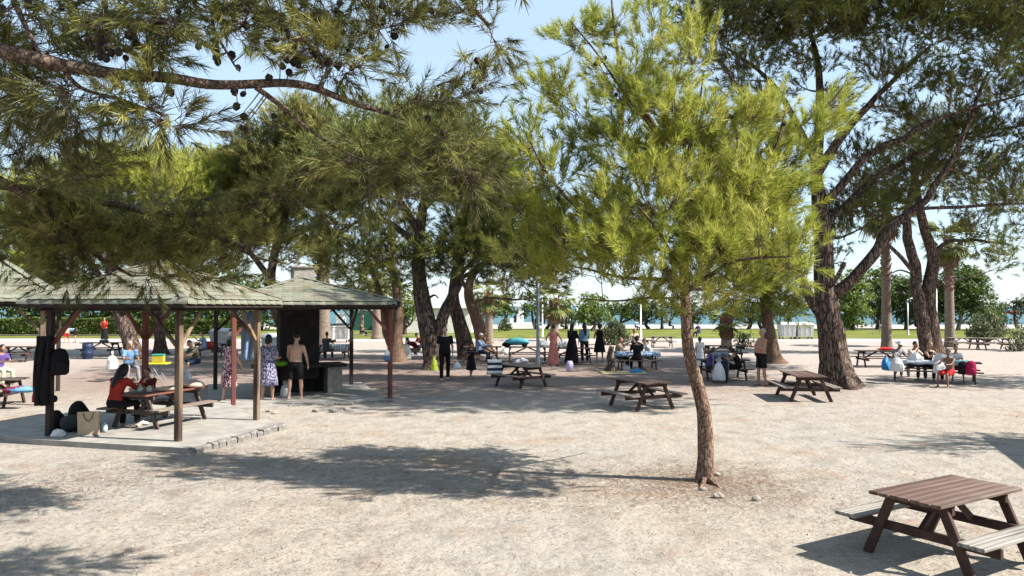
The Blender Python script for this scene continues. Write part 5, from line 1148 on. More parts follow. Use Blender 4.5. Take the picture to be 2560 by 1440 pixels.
# ------------------------------------------------------------------ rubbish containers
BINM = mat('galvanised bin', (0.50, 0.51, 0.50), (0.40, 0.41, 0.41), rough=0.5, scale=4, metal=0.25, bump=0.004)
BLACK = mat('black plastic', (0.012, 0.012, 0.013), (0.02, 0.02, 0.02), rough=0.5)
def container(label, px, gy, lid_m, w=1.3, rz=0.0, dark_lid=False):
    d = Gd(gy); x_, y_ = at(px, d)
    t = thing('rubbish_container', label, 'rubbish container', (x_, y_, 0), rz, 'four wheeled rubbish containers')
    mb = MB(); mb.loft([((0, 0, z_), (w / 2 * k * 1.35, 0.5 * k * 1.2, 0), (-w / 2 * k * 1.35 * 0 - 0, 0, 0)) for z_, k in ()] or [((0, 0, 0.2), (1e-3, 0, 0), (0, 1e-3, 0)), ((0, 0, 0.21), (1e-3, 0, 0), (0, 1e-3, 0))], 4)
    mb = MB(); a, b_ = w / 2 * 0.9, 0.42
    V = [(-a, -b_, .2), (a, -b_, .2), (a, b_, .2), (-a, b_, .2), (-w / 2, -.5, 1.1), (w / 2, -.5, 1.1), (w / 2, .5, 1.1), (-w / 2, .5, 1.1)]
    mb.add(V, [(3, 2, 1, 0), (4, 5, 6, 7), (0, 1, 5, 4), (1, 2, 6, 5), (2, 3, 7, 6), (3, 0, 4, 7)]); mb.build('body', BINM, t)
    for k in (-0.3, 0.0, 0.3):
        mb = MB(); mb.beam((k * w, -0.425, 0.22), (k * w * 1.05, -0.515, 1.08), 0.06, 0.03, up=(0, 1, 0)); mb.build('rib', BINM, t)
    mb = MB(); mb.cbox((0, 0, 1.11), (w + 0.08, 1.08, 0.07), 0.02); mb.build('rim', BINM, t)
    mb = MB(); n = 6
    secs = [((0, -0.5 + k / n, 1.15 + 0.14 * math.sin(math.pi * k / n)), (w / 2, 0, 0), (0, 0, 0.03)) for k in range(n + 1)]
    mb.loft(secs, 8); mb.build('lid', lid_m, t)
    for sx in (-1, 1):
        for sy in (-1, 1):
            mb = MB(); c = (sx * a * 0.85, sy * 0.34, 0.09); mb.loft([((c[0] + q, c[1], c[2]), (0, 0.09, 0), (0, 0, 0.09)) for q in (-.03, .03)], 12); mb.build('wheel', BLACK, t)
        mb = MB(); mb.tube([(sx * (w / 2 + .02), -.3, .9), (sx * (w / 2 + .09), -.3, .9), (sx * (w / 2 + .09), .3, .9), (sx * (w / 2 + .02), .3, .9)], 0.02, 6); mb.build('handle', BINM, t)
container('left of the two grey metal containers beside the massive pine trunk', 1966, 848, BINM, 1.15)
container('right of the two grey metal containers beside the massive pine trunk', 2008, 848, BINM, 1.25)
container('grey container with raised black lid, partly behind the hearth pavilion palm', 816, 856, BLACK, 1.2)
container('grey container with black lid standing clear right of the hearth palm', 853, 855, BLACK, 1.25)
container('grey container with white lid behind the blue shirted man near the hearth', 556, 880, WHITEP, 1.0)
container('pale container behind the hearth at the floral dressed woman', 690, 905, WHITEP, 1.0)
# blue barrel
mb = MB(); mb.lathe([(r_ * .82, z_ * .95) for r_, z_ in ((0.27, 0), (0.29, .03), (0.29, .28), (0.305, .3), (0.29, .32), (0.29, .6), (0.305, .62), (0.29, .64), (0.29, .76), (0.26, .78), (0.25, .75))], 18)
tag(mb.build('plastic_barrel', mat('blue plastic', (0.014, 0.026, 0.065), rough=0.55), None, True, loc=(*at(221, 36.2), 0)), 'blue plastic barrel at the end of a picnic table under the trees', 'barrel')
# ------------------------------------------------------------------ people
SKIN = {'light': mat('light skin', (0.50, 0.30, 0.21), (0.44, 0.255, 0.175), rough=0.55, scale=14), 'tan': mat('tanned skin', (0.36, 0.19, 0.12), (0.30, 0.155, 0.095), rough=0.55, scale=14),
        'dark': mat('dark tanned skin', (0.20, 0.105, 0.068), (0.165, 0.085, 0.055), rough=0.55, scale=14)}
HAIRS = {'black': mat('black hair', (0.010, 0.008, 0.007), (0.018, 0.014, 0.012), rough=0.5, scale=60, bump=0.004), 'brown': mat('brown hair', (0.06, 0.033, 0.02), (0.09, 0.05, 0.03), rough=0.5, scale=60, bump=0.004),
         'grey': mat('grey hair', (0.35, 0.33, 0.31), (0.25, 0.24, 0.23), rough=0.6, scale=60), 'blond': mat('fair hair', (0.32, 0.2, 0.1), (0.25, 0.15, 0.08), rough=0.5, scale=60)}
def cloth(name, c, c2=None, scale=5, lo=.4, hi=.6, c3=None): return mat(name + ' cloth', c, c2 or tuple(x * 0.85 for x in c), rough=0.9, scale=scale, bump=0.03, bscale=7, spec=0.1, lo=lo, hi=hi, c3=c3)
EYE = mat('eye', (0.02, 0.015, 0.012), rough=0.2, spec=0.5); LIP = mat('lips', (0.30, 0.12, 0.10), rough=0.5); SHOE = mat('sandal', (0.05, 0.035, 0.03), rough=0.7)
TO_REMESH = []
def rotx(v, a):   # pitch: down/up vector swung towards the front (-Y)
    c, s = math.cos(a), math.sin(a); return np.array((v[0], v[1] * c + v[2] * s, -v[1] * s + v[2] * c))
def rotz(v, a):
    c, s = math.cos(a), math.sin(a); return np.array((v[0] * c - v[1] * s, v[0] * s + v[1] * c, v[2]))
def person(label, px, gy, face, h=1.72, pose='stand', lean=0, legs=None, arms=None, skin='tan', hair='black', hairstyle='short', top=None, sleeve='short', bottom=None, bot='shorts',
           fem=False, fat=1.0, seat=0.42, loc=None, nod=0, yaw=0, vox=None, hat=None, shoes=True, z0=0.0, group='people at the picnic ground', near=False):
    s = h / 1.75
    if loc is None: g0 = G(px, gy); loc = (g0[0], g0[1], z0)
    t = thing('person', label, 'person', loc, R(face), group)
    sh_w = (0.165 if fem else 0.19); hp_w = 0.1 if fem else 0.092
    if legs is None: legs = {'stand': ((3, 4, 4), (-3, 4, 4)), 'walk': ((24, 8, 2), (-18, 28, 2)), 'sit': ((84, 84, 7), (80, 80, 9)), 'squat': ((115, 130, 12), (110, 128, 12))}[pose]
    if arms is None: arms = ((8, 8, 14), (-4, 8, 12)) if pose != 'sit' else ((38, 8, 60), (36, 8, 62))
    lr = R(lean)
    def leg(sd, a, k, sp):
        hip = np.array((sd * hp_w, 0, 0)); dv = rotz(rotx(np.array((0, 0, -1.0)), R(a)), 0); dv = nrm(dv + np.array((sd * math.sin(R(sp)), 0, 0)))
        knee = hip + dv * 0.44; sv = nrm(rotx(np.array((0, 0, -1.0)), R(a - k)) + np.array((sd * math.sin(R(sp)) * 0.5, 0, 0))); return hip, knee, knee + sv * 0.43
    J = [leg(-1, *legs[0]), leg(1, *legs[1])]
    pz = -min(j[2][2] for j in J) + 0.075 if pose in ('stand', 'walk', 'squat') else (seat / s + 0.085)
    pel = np.array((0, 0, pz)); J = [[q + pel for q in j] for j in J]
    upv = rotx(np.array((0, 0, 1.0)), -lr); upv = np.array((0, -math.sin(lr), math.cos(lr))); fw = np.array((0, -math.cos(lr), -math.sin(lr))); rt = np.array((1.0, 0, 0))
    bend = lambda q: pel + upv * q + (fw * (-0.03 * math.sin(max(q, 0) * 6)) if pose == 'sit' else 0)
    neck = bend(0.56); hv = nrm(rotx(upv, -0) * 1.0 + fw * math.sin(R(nod))); hc = neck + hv * 0.15 + fw * 0.015
    hfw = nrm(rotz(fw - hv * np.dot(fw, hv), R(yaw))); hrt = np.cross(hfw, hv)
    SH = []
    for sd, (a, o, e) in ((-1, arms[0]), (1, arms[1])):
        sp = bend(0.475) + rt * sd * sh_w
        dv = nrm(np.array((sd * math.sin(R(o)), -math.sin(R(a)), -math.cos(R(a)) * math.cos(R(o))))); el = sp + dv * 0.29
        fv = nrm(np.array((-sd * 0.25 * math.sin(R(e)) + sd * math.sin(R(o)) * 0.4, -math.sin(R(a + e)), -math.cos(R(a + e))))); SH.append((sp, el, el + fv * 0.25, fv))
    wf, df = (0.92, 1.0) if fem else (1.0, 1.0)
    TS = [(-0.10, .12, .095), (-0.03, .165 * (1.08 if fem else 1), .12), (.06, .16 * (1.03 if fem else 1), .118), (.17, .142 * wf, .104), (.28, .152 * wf, .112), (.38, .17 * wf, .118 * (1.1 if fem else 1)), (.46, .165 * wf, .098), (.51, .12 * wf, .075), (.545, .06, .056), (.62, .05, .052)]
    fk = lambda q: 1 + (fat - 1) * math.exp(-((q - .14) / .2) ** 2)
    def torso(q0, q1, g=0.0): return [(bend(q) + fw * (0.04 * (fat - 1) * 3 * math.exp(-((q - .14) / .15) ** 2)), rt * (w * fk(q) + g), fw * (d_ * fk(q) + g)) for q, w, d_ in TS if q0 <= q <= q1]
    S_ = lambda mb: [v.__imul__(s) for v in mb.v]
    vox = vox or (0.0155 if near else 0.026)
    def out(mb, name, m, rem=True, par=t, v=None):
        S_(mb); o = mb.build(name, m, par, smooth=True)
        if rem: TO_REMESH.append((o, v or vox))
        return o
    b = MB(); b.loft(torso(-1, 1), 14)
    ff = 0.9 + 0.1 * fat
    for i, (hip, knee, ank) in enumerate(J):
        m1 = (hip + knee) / 2; cf = knee + (ank - knee) * .3 - nrm(np.cross(knee - ank, rt)) * 0.012
        b.tube([hip + (0, 0, .02), m1, knee, cf, knee + (ank - knee) * .7, ank], np.array((.088, .073, .053, .056, .04, .036)) * ff, 10, round_end=True)
        sh = nrm(ank - knee); fd = nrm(np.array((0, -1, 0)) - sh * 0.0); 
        if abs(sh[2]) < 0.6: fd = nrm(np.cross(rt, sh)) * (1 if np.cross(rt, sh)[1] < 0 or True else -1)
        fl = ank + np.array((0, 0, -0.045)); b.tube([fl + (0, .045, 0), fl + (0, -.02, .008), fl + (0, -.12, -.008), fl + (0, -.17, -.014)], [.03, .038, .034, .022], 8, round_end=True)
    for i, (sp, el, wr, fv) in enumerate(SH):
        sd = -1 if i == 0 else 1
        b.tube([sp - rt * sd * .03, sp, (sp + el) / 2, el, el + (wr - el) * .35, wr], np.array((.055, .056, .046, .038, .038, .026)) * ff, 10, round_end=True)
        hx, hy = frame(fv); hx = nrm(rt - fv * np.dot(rt, fv)) if abs(np.dot(rt, fv)) < .95 else hx; hy = np.cross(fv, hx)
        pc = wr + fv * 0.05; b.loft([(wr, hy * .026, hx * .02), (pc, hy * .04, hx * .017), (wr + fv * .09, hy * .04, hx * .014)], 10)
        for k, ln in enumerate((.062, .075, .07, .055)):
            f0 = wr + fv * .085 + hy * (-.03 + .02 * k); cu = nrm(fv * .9 - hx * sd * .35); f1 = f0 + cu * ln * .55; f2 = f1 + nrm(fv * .7 - hx * sd * .7) * ln * .5
            b.tube([f0, f1, f2], [.0105, .0095, .0075], 6)
        th = wr + fv * .03 - hy * .03; b.tube([th, th + fv * .035 - hy * .022, th + fv * .065 - hy * .022], [.013, .011, .008], 6)
    HM = np.array((hrt, -hfw, hv)).T
    hb = lambda o: hc + HM @ np.array(o)
    b.ball(hb((0, .008, .025)), (.077, .095, .1), HM, 12, 8); b.ball(hb((0, -.025, -.04)), (.058, .07, .075), HM, 10, 7)
    b.tube([hb((0, -.088, .02)), hb((0, -.112, -.015))], [.010, .016], 6, round_end=True)
    for sd in (-1, 1): b.ball(hb((sd * .078, .01, .0)), (.012, .022, .032), HM, 8, 6)
    b.tube([neck - hv * .03, hb((0, .012, -.06))], [.053, .05], 8)
    out(b, 'body', SKIN[skin])
    if near:
        for sd in (-1, 1):
            e = MB(); e.ball(hb((sd * .032, -.083, .022)), (.014, .008, .008), HM, 8, 6); out(e, 'eye', EYE, False)
        e = MB(); e.ball(hb((0, -.094, -.052)), (.024, .008, .008), HM, 8, 6); out(e, 'mouth', LIP, False)
    if hairstyle:
        e = MB(); e.ball(hb((0, .026, .042)), (.086, .095, .098), HM, 12, 8)
        if hairstyle in ('long', 'veil'):
            e.tube([hb((0, .05, .04)), hb((0, .085, -.05)), neck + fw * -.09 - upv * .05, bend(.34) - fw * .14], [.085, .085, .09, .05], 10, round_end=True)
            if hairstyle == 'long':
                for sd in (-1, 1): e.tube([hb((sd * .06, .02, .03)), hb((sd * .085, .02, -.06)), bend(.46) + rt * sd * .08 + fw * .06], [.04, .04, .025], 8, round_end=True)
        if hairstyle == 'bun': e.ball(hb((0, .06, .14)), (.045, .045, .045), HM, 8, 6)
        if hairstyle == 'bob':
            e.tube([hb((0, .03, .04)), hb((0, .07, -.06))], [.09, .085], 10, round_end=True)
            for sd in (-1, 1): e.tube([hb((sd * .055, .02, .04)), hb((sd * .075, .025, -.06))], [.045, .04], 8, round_end=True)
        out(e, 'headscarf' if hairstyle == 'veil' else 'hair', HAIRS[hair] if hair in HAIRS else hair, v=0.02)
    if hat:
        e = MB(); c0 = hb((0, .015, .07)); ring = lambda r, z_: (c0 + HM @ np.array((0, 0, z_)), hrt * r, hfw * r)
        if hat[0] == 'cap': e.loft([ring(.092, -.03), ring(.094, .0), ring(.085, .045), ring(.05, .07), ring(.01, .075)], 14)
        else: e.loft([ring(.19, -.02), ring(.192, -.012), ring(.1, .0), ring(.095, .06), ring(.07, .085), ring(.01, .09)], 18)
        out(e, 'hat', hat[1], False)
    if top is not None:
        c = MB(); c.loft(torso(-.11 if bot == 'dress' else -.04, .52, .016), 14)
        if sleeve != 'none':
            for i, (sp, el, wr, fv) in enumerate(SH):
                sd = -1 if i == 0 else 1; pts = [sp - rt * sd * .06 - upv * .02, sp, (sp + el) / 2]; rr = [.07, .074, .066]
                if sleeve == 'long': pts += [el, (el + wr) / 2, wr - fv * .02]; rr += [.055, .047, .04]
                else: pts += [sp + (el - sp) * .72]; rr += [.064]
                c.tube(pts, np.array(rr) * ff, 10); c.ball(sp, (.072 * ff,) * 3, None, 10, 6)
        out(c, 'dress' if bot == 'dress' else 'shirt', top)
    bm = bottom if bottom is not None else top
    if bm is not None and bot:
        c = MB()
        if bot in ('shorts', 'trousers'):
            c.loft(torso(-.11, .07, .018), 14)
            for hip, knee, ank in J:
                if bot == 'shorts': c.tube([hip + (0, 0, .03), hip + (knee - hip) * .5, hip + (knee - hip) * .9], np.array((.1, .094, .092)) * ff, 10)
                else: c.tube([hip + (0, 0, .03), (hip + knee) / 2, knee, (knee + ank) / 2, ank + (knee - ank) * .06], np.array((.1, .088, .072, .066, .06)) * ff, 10)
                c.ball(hip, (.1 * ff,) * 3, None, 10, 6)
            nm = bot
        else:
            f_end = {'skirt': .62, 'dress': .7, 'longskirt': 1.0, 'gown': 1.0}[bot]; nm = 'skirt'
            if pose in ('stand', 'walk'):
                secs = []
                for q, w_ in ((-.02, .17), (.12, .205), (.35, .235), (.6, .26), (.8, .275), (1.0, .285)):
                    if q > f_end: break
                    c0 = np.mean([hip + (knee - hip) * min(q / .5, 1) if q <= .5 else knee + (ank - knee) * (q - .5) / .5 for hip, knee, ank in J], 0)
                    spx = abs(J[0][1][1] - J[1][1][1]) * .5 * min(q * 2, 1) if pose == 'walk' else 0
                    k_ = 1.0 if bot in ('dress', 'gown') else .9
                    secs.append((c0 + (0, 0, .03 if q < 0 else 0), rt * w_ * fat * k_, np.array((0, -1, 0)) * (w_ * .72 * k_ + spx)))
                c.loft(secs, 20); 
                for v in c.v:
                    a = np.arctan2(v[:, 1], v[:, 0]); lo_ = np.clip((pz - v[:, 2]) / .8, 0, 1); v[:, :2] *= (1 + .07 * lo_ * np.sin(a * 7 + 1))[:, None]
            else:
                for hip, knee, ank in J: c.tube([hip + (0, 0, .02), (hip + knee) / 2, knee + (0, -.02, 0)] + ([(knee + ank) / 2, ank] if f_end > .8 else [knee + (ank - knee) * .3]), np.array([.115, .11, .1] + ([.11, .12] if f_end > .8 else [.1])), 10)
                c.loft(torso(-.11, .07, .025), 14)
                a_, b2 = (J[0][0] + J[1][0]) / 2, (J[0][1] + J[1][1]) / 2; c.tube([a_, b2], [.1, .09], 10)
            nm = 'skirt'
        out(c, nm, bm)
    if shoes:
        for hip, knee, ank in J:
            c = MB(); fl = ank + np.array((0, 0, -0.062)); c.loft([(fl + (0, .07, 0), (.03, 0, 0), (0, 0, .014)), (fl + (0, 0, 0), (.036, 0, 0), (0, 0, .014)), (fl + (0, -.1, 0), (.046, 0, 0), (0, 0, .014)), (fl + (0, -.19, 0), (.03, 0, 0), (0, 0, .012))], 8); out(c, 'sandal', SHOE, False)
    return t
BLK = cloth('black', (0.014, 0.013, 0.014)); NAVY = cloth('navy', (0.02, 0.03, 0.06)); CHAR = cloth('charcoal', (0.045, 0.045, 0.05)); REDC = cloth('red', (0.33, 0.035, 0.025)); MAROON = cloth('maroon', (0.13, 0.02, 0.025))
LBLUE = cloth('light blue', (0.22, 0.31, 0.45)); BLUE = cloth('blue shirt', (0.10, 0.19, 0.33), (0.16, 0.27, 0.42), 20); WHITE = cloth('white', (0.66, 0.65, 0.62)); PINKF = cloth('pink floral', (0.07, 0.03, 0.055), (0.55, 0.40, 0.38), 24, .47, .56, (0.30, 0.10, 0.14))
PURF = cloth('purple floral', (0.05, 0.045, 0.10), (0.42, 0.40, 0.48), 26, .44, .58, (0.17, 0.15, 0.26)); SALMON = cloth('salmon', (0.50, 0.20, 0.16)); KHAKI = cloth('khaki', (0.25, 0.21, 0.15)); OLIVE = cloth('olive', (0.07, 0.075, 0.05)); DENIM = cloth('pale blue denim', (0.16, 0.27, 0.36)); PEACH = cloth('peach', (0.62, 0.46, 0.38)); LIME = cloth('pale green', (0.50, 0.56, 0.36)); GREY = cloth('grey', (0.22, 0.22, 0.23)); REDSH = cloth('bright red shorts', (0.42, 0.02, 0.025)); PURP = cloth('purple', (0.10, 0.06, 0.2)); TEAL = cloth('turquoise', (0.15, 0.34, 0.36))

# under and around the pavilions
person('woman in red top with long black hair sitting at the pavilion table', 0, 0, 165, 1.66, 'sit', 16, None, ((52, 10, 62), (52, 10, 62)), 'light', 'black', 'long', REDC, 'long', BLK, 'trousers', True, seat=0.42, loc=(-7.78, 14.95, 0.1), nod=12, near=True)
person('child with dark hair in red at the far side of the pavilion table', 0, 0, -10, 1.25, 'sit', 12, None, None, 'tan', 'black', 'short', MAROON, 'short', CHAR, 'trousers', seat=0.44, loc=(-7.75, 16.35, 0.1), near=True)
person('woman in sun hat and pink floral dress standing behind the red post', 572, 1004, 150, 1.66, 'stand', 4, None, ((10, 22, 20), (22, 12, 60)), 'light', 'black', 'bob', PINKF, 'short', PINKF, 'dress', True, 1.12, hat=('brim', KHAKI), near=True)
person('woman in purple floral dress standing at the hearth', 669, 1002, 172, 1.72, 'stand', 3, ((2, 3, 3), (-1, 3, 3)), ((14, 12, 78), (10, 14, 70)), 'light', 'black', 'bob', PURF, 'short', PURF, 'dress', True, 1.16, near=True)
person('bare-backed man in black shorts tending the hearth', 738, 999, 176, 1.76, 'stand', 6, ((4, 4, 6), (-2, 3, 6)), ((6, 16, 18), (16, 12, 34)), 'light', 'black', 'short', None, 'none', BLK, 'shorts', False, 1.12, nod=10, near=True)
person('man in blue shirt sitting on a bench facing the pavilion', 322, 950, 42, 1.74, 'sit', 8, None, ((34, 6, 58), (34, 6, 56)), 'tan', 'grey', 'short', BLUE, 'short', GREY, 'trousers', False, 1.1, near=True, nod=-4)
person('man in dark shirt sitting hunched beside the pavilion', 492, 936, -40, 1.74, 'sit', 20, None, ((42, 6, 40), (42, 6, 40)), 'tan', 'black', 'short', OLIVE, 'short', NAVY, 'shorts', near=True, nod=14)
person('man in light blue shirt sitting at the table with the red bag', *(0, 0), -70, 1.7, 'sit', 8, None, ((60, 8, 80), (40, 8, 60)), 'tan', 'brown', 'short', LBLUE, 'short', GREY, 'trousers', loc=(*at(512, 36.9), 0))
person('child in red shorts walking near the hedge', 166, 857, 20, 1.3, 'walk', 0, None, None, 'tan', 'brown', 'short', PEACH, 'none', REDSH, 'shorts')
person('person in pale grey shirt bending down near the hedge', 188, 856, -80, 1.6, 'stand', 88, None, ((70, 8, 10), (75, 8, 12)), 'tan', 'black', 'short', LBLUE, 'short', BLK, 'shorts')
person('woman in red top and long black skirt near the hedge', 261, 850, 10, 1.66, 'stand', 2, None, ((20, 12, 100), (24, 12, 105)), 'tan', 'black', 'bob', REDC, 'long', BLK, 'longskirt', True, 1.15)
person('person in pale green trousers sitting at the left edge of the picture', -4, 962, 70, 1.68, 'sit', 12, None, None, 'tan', 'black', 'short', PURP, 'short', LIME, 'trousers')
person('woman with hair bun sitting at the striped cloth table', 0, 0, 175, 1.66, 'sit', 8, None, ((40, 20, 60), (40, 16, 60)), 'tan', 'black', 'bun', CHAR, 'short', CHAR, 'trousers', True, 1.1, loc=(*at(816, 35.6), 0))
# middle ground
person('man in black shirt and trousers walking towards the picnic clearing', 1112, 952, 12, 1.8, 'walk', 2, ((10, 5, 3), (-8, 12, 3)), ((6, 10, 12), (-8, 12, 10)), 'light', 'black', 'short', BLK, 'short', BLK, 'trousers', near=True, fat=1.15)
person('girl in black dress walking with a tray', 1178, 946, 25, 1.22, 'walk', 0, ((18, 6, 2), (-16, 14, 2)), ((24, 12, 92), (20, 12, 92)), 'tan', 'black', 'bob', BLK, 'short', BLK, 'dress', True)
person('old man in white cap and light blue shirt sitting at a table', 0, 0, 75, 1.7, 'sit', 6, None, ((40, 8, 58), (40, 8, 58)), 'tan', 'grey', 'short', LBLUE, 'long', NAVY, 'trousers', hat=('cap', WHITE), loc=(*at(1198, 33.6), 0), fat=1.1)
person('person in maroon shirt bent over on a low seat beside the forked pine', 1045, 896, -65, 1.7, 'sit', 48, None, ((70, 8, 20), (60, 8, 20)), 'tan', 'black', 'short', MAROON, 'short', KHAKI, 'shorts', seat=0.36)
person('person in dark red top sitting behind the maroon shirted one', 1058, 886, -70, 1.66, 'sit', 30, None, None, 'tan', 'black', 'short', MAROON, 'short', NAVY, 'trousers', seat=0.36)
person('woman with bare back and long salmon skirt seen from behind', 1384, 915, 170, 1.7, 'stand', 0, None, ((-10, 34, 70), (-10, 34, 70)), 'tan', 'black', 'bun', SALMON, 'none', SALMON, 'longskirt', True)
person('woman in black gown and headscarf holding a white bundle', 1430, 912, 150, 1.74, 'stand', 4, None, ((20, 12, 80), (20, 12, 80)), 'tan', 'black', 'veil', BLK, 'long', BLK, 'gown', True, 1.15)
person('person in blue denim shirt and black trousers among the women', 1461, 908, 195, 1.76, 'stand', 0, ((8, 6, 6), (-10, 8, 5)), ((10, 10, 40), (6, 10, 20)), 'tan', 'black', 'long', DENIM, 'long', BLK, 'trousers', True, 1.05)
person('woman in black dress with bare shoulders standing at the right of the group', 1499, 903, 185, 1.7, 'stand', 0, None, ((14, 14, 70), (12, 14, 60)), 'tan', 'black', 'bob', BLK, 'none', BLK, 'dress', True, 1.08)
person('brown-haired person sitting at the left end of the blue cloth table', 0, 0, 70, 1.62, 'sit', 10, None, None, 'tan', 'brown', 'short', KHAKI, 'short', CHAR, 'trousers', loc=(*at(1543, 30.7), 0))
person('person in black shirt sitting with back to the picture at the blue cloth table', 0, 0, 178, 1.72, 'sit', 6, None, None, 'tan', 'black', 'short', BLK, 'short', BLK, 'trousers', loc=(*at(1592, 29.7), 0), hat=('cap', BLK))
person('person in white shirt leaning at the right end of the blue cloth table', 0, 0, 250, 1.6, 'sit', 26, None, ((60, 8, 50), (60, 8, 50)), 'light', 'blond', 'short', WHITE, 'short', KHAKI, 'shorts', loc=(*at(1628, 31.1), 0))
person('person with fair hair sitting at the dark table behind the blue cloth table', 0, 0, 10, 1.64, 'sit', 6, None, ((60, 10, 90), (60, 10, 90)), 'tan', 'brown', 'bob', PEACH, 'short', CHAR, 'trousers', True, loc=(*at(1585, 42.2), 0))
person('child in long white dress standing behind the young pine trunk', 1750, 926, 160, 1.3, 'stand', 0, None, None, 'tan', 'black', 'bob', WHITE, 'short', WHITE, 'gown', True)
person('child in purple sitting at the left of the stroller table', 0, 0, 70, 1.4, 'sit', 16, None, None, 'tan', 'brown', 'bob', PURP, 'short', CHAR, 'trousers', loc=(*at(1771, 25.7), 0))
person('dark-haired child sitting at the right of the stroller table', 0, 0, 250, 1.45, 'sit', 22, None, ((50, 8, 70), (50, 8, 70)), 'tan', 'black', 'bob', BLK, 'none', BLK, 'shorts', loc=(*at(1846, 25.6), 0), nod=10)
person('stout bare-chested man in black shorts holding a plate', 1904, 964, -75, 1.78, 'stand', -4, ((2, 2, 4), (-2, 3, 4)), ((26, 8, 78), (22, 8, 80)), 'tan', 'grey', 'short', None, 'none', BLK, 'shorts', False, 1.42, near=True)
# the crowded table on the right
person('person in white sun hat sitting at the crowded right-hand table', 0, 0, 20, 1.66, 'sit', 18, None, None, 'tan', 'black', 'short', GREY, 'short', GREY, 'trousers', hat=('brim', WHITE), loc=(*at(2236, 27.3), 0))
person('dark-haired person in pale shirt eating at the crowded right-hand table', 0, 0, 20, 1.7, 'sit', 14, None, ((60, 8, 95), (50, 8, 90)), 'tan', 'black', 'short', PEACH, 'short', CHAR, 'trousers', loc=(*at(2276, 26.6), 0))
person('woman with fair hair and sunglasses at the crowded right-hand table', 0, 0, 15, 1.66, 'sit', 8, None, ((50, 8, 85), (50, 8, 85)), 'light', 'blond', 'bob', BLK, 'none', BLK, 'trousers', True, loc=(*at(2318, 26.1), 0))
person('child with two hair bunches at the right end of the crowded table', 0, 0, -20, 1.5, 'sit', 10, None, None, 'tan', 'brown', 'bun', WHITE, 'short', CHAR, 'shorts', True, loc=(*at(2386, 25.6), 0))
person('boy in bright red shorts sitting on the near bench of the crowded table', 0, 0, -62, 1.5, 'sit', 6, None, ((50, 8, 40), (50, 8, 40)), 'dark', 'black', 'short', None, 'none', REDSH, 'shorts', loc=(*at(2372, 23.6), 0), seat=0.40)
# far off on the lawn and at the shore
far = [('tiny figure in white standing under the trees right of the short palm', 1423, 822, 0, 'stand', WHITE, GREY), ('tiny figure sitting in pink under the shore trees', 1404, 824, 40, 'sit', SALMON, BLK), ('tiny figure in purple sitting on the lawn beyond the young pine trunk', 1747, 842, -60, 'sit', PURP, NAVY),
       ('tiny dark figure lounging at the shore left of the young pine trunk', 1674, 822, 60, 'sit', BLK, BLK), ('tiny figure in blue on the shore behind the thin lamp post', 1590, 826, 30, 'sit', LBLUE, NAVY), ('tiny dark figure beside the white beach platform', 1289, 820, 0, 'stand', NAVY, BLK), ('tiny figure lying in shade by the pale tree beyond the hearth', 903, 840, 80, 'sit', OLIVE, BLK),
       ('tiny figure standing at the water behind the rubbish containers', 1969, 818, 20, 'stand', BLK, NAVY), ('tiny figure sitting on the grass right of the massive pine', 2290, 824, 30, 'sit', NAVY, BLK)]
for lab, px, gy, fc, ps, tp_, bt_ in far:
    person(lab, px, gy, fc, 1.68, ps, 6, None, None, 'tan', 'black', 'short', tp_, 'short', bt_, 'trousers', seat=0.3, vox=0.042, shoes=False, group='people far off at the shore')

# melt each body and garment into one continuous surface
for o, v in TO_REMESH:
    m = o.modifiers.new('r', 'REMESH'); m.mode = 'VOXEL'; m.voxel_size = v; m.use_smooth_shade = True
    m = o.modifiers.new('s', 'SMOOTH'); m.factor = 0.5; m.iterations = 2
dg = bpy.context.evaluated_depsgraph_get()
for o, v in TO_REMESH:
    me = bpy.data.meshes.new_from_object(o.evaluated_get(dg)); old = o.data; mats_ = [q for q in old.materials]
    o.modifiers.clear(); o.data = me; me.name = o.name.split('.')[0]
    if len(me.materials) == 0:
        for q in mats_: me.materials.append(q)
    me.polygons.foreach_set('use_smooth', np.ones(len(me.polygons), bool))
    bpy.data.meshes.remove(old)
# ------------------------------------------------------------------ bags, bottles, towels and other small things
def bag_mat(name, c): return mat(name + ' bag plastic', c, tuple(x * 0.9 for x in c), rough=0.35, scale=6, bump=0.01, bscale=9, trans=0.2)
WB = bag_mat('white', (0.68, 0.68, 0.67)); YB = bag_mat('lime', (0.45, 0.55, 0.05)); BB = bag_mat('blue', (0.04, 0.22, 0.5))
def plastic_bag(label, loc, w, h, m, seed, handles=True, name='plastic_bag', group='plastic carrier bags'):
    t = thing(name, label, 'bag', loc, seed * 0.7, group)
    mb = MB(); prof = [(0.25, 0), (0.5, 0.02), (0.52, 0.25), (0.46, 0.55), (0.3, 0.8), (0.12, 0.92), (0.05, 0.95)]
    mb.loft([((0, 0, h * z_), (w * r, 0, 0), (0, w * r * 0.75, 0)) for r, z_ in prof], 16); mb.noise(w * 0.09, 7 / w * 0.5, seed); mb.build('sack', m, t)
    if handles:
        for sx in (-1, 1):
            mb = MB(); mb.tube([(sx * w * .1, 0, h * .86), (sx * w * .22, 0, h * 1.08), (sx * w * .1, 0, h * 1.2), (sx * w * .02, 0, h * .9)], 0.012, 5); mb.build('handle', m, t)
    return t
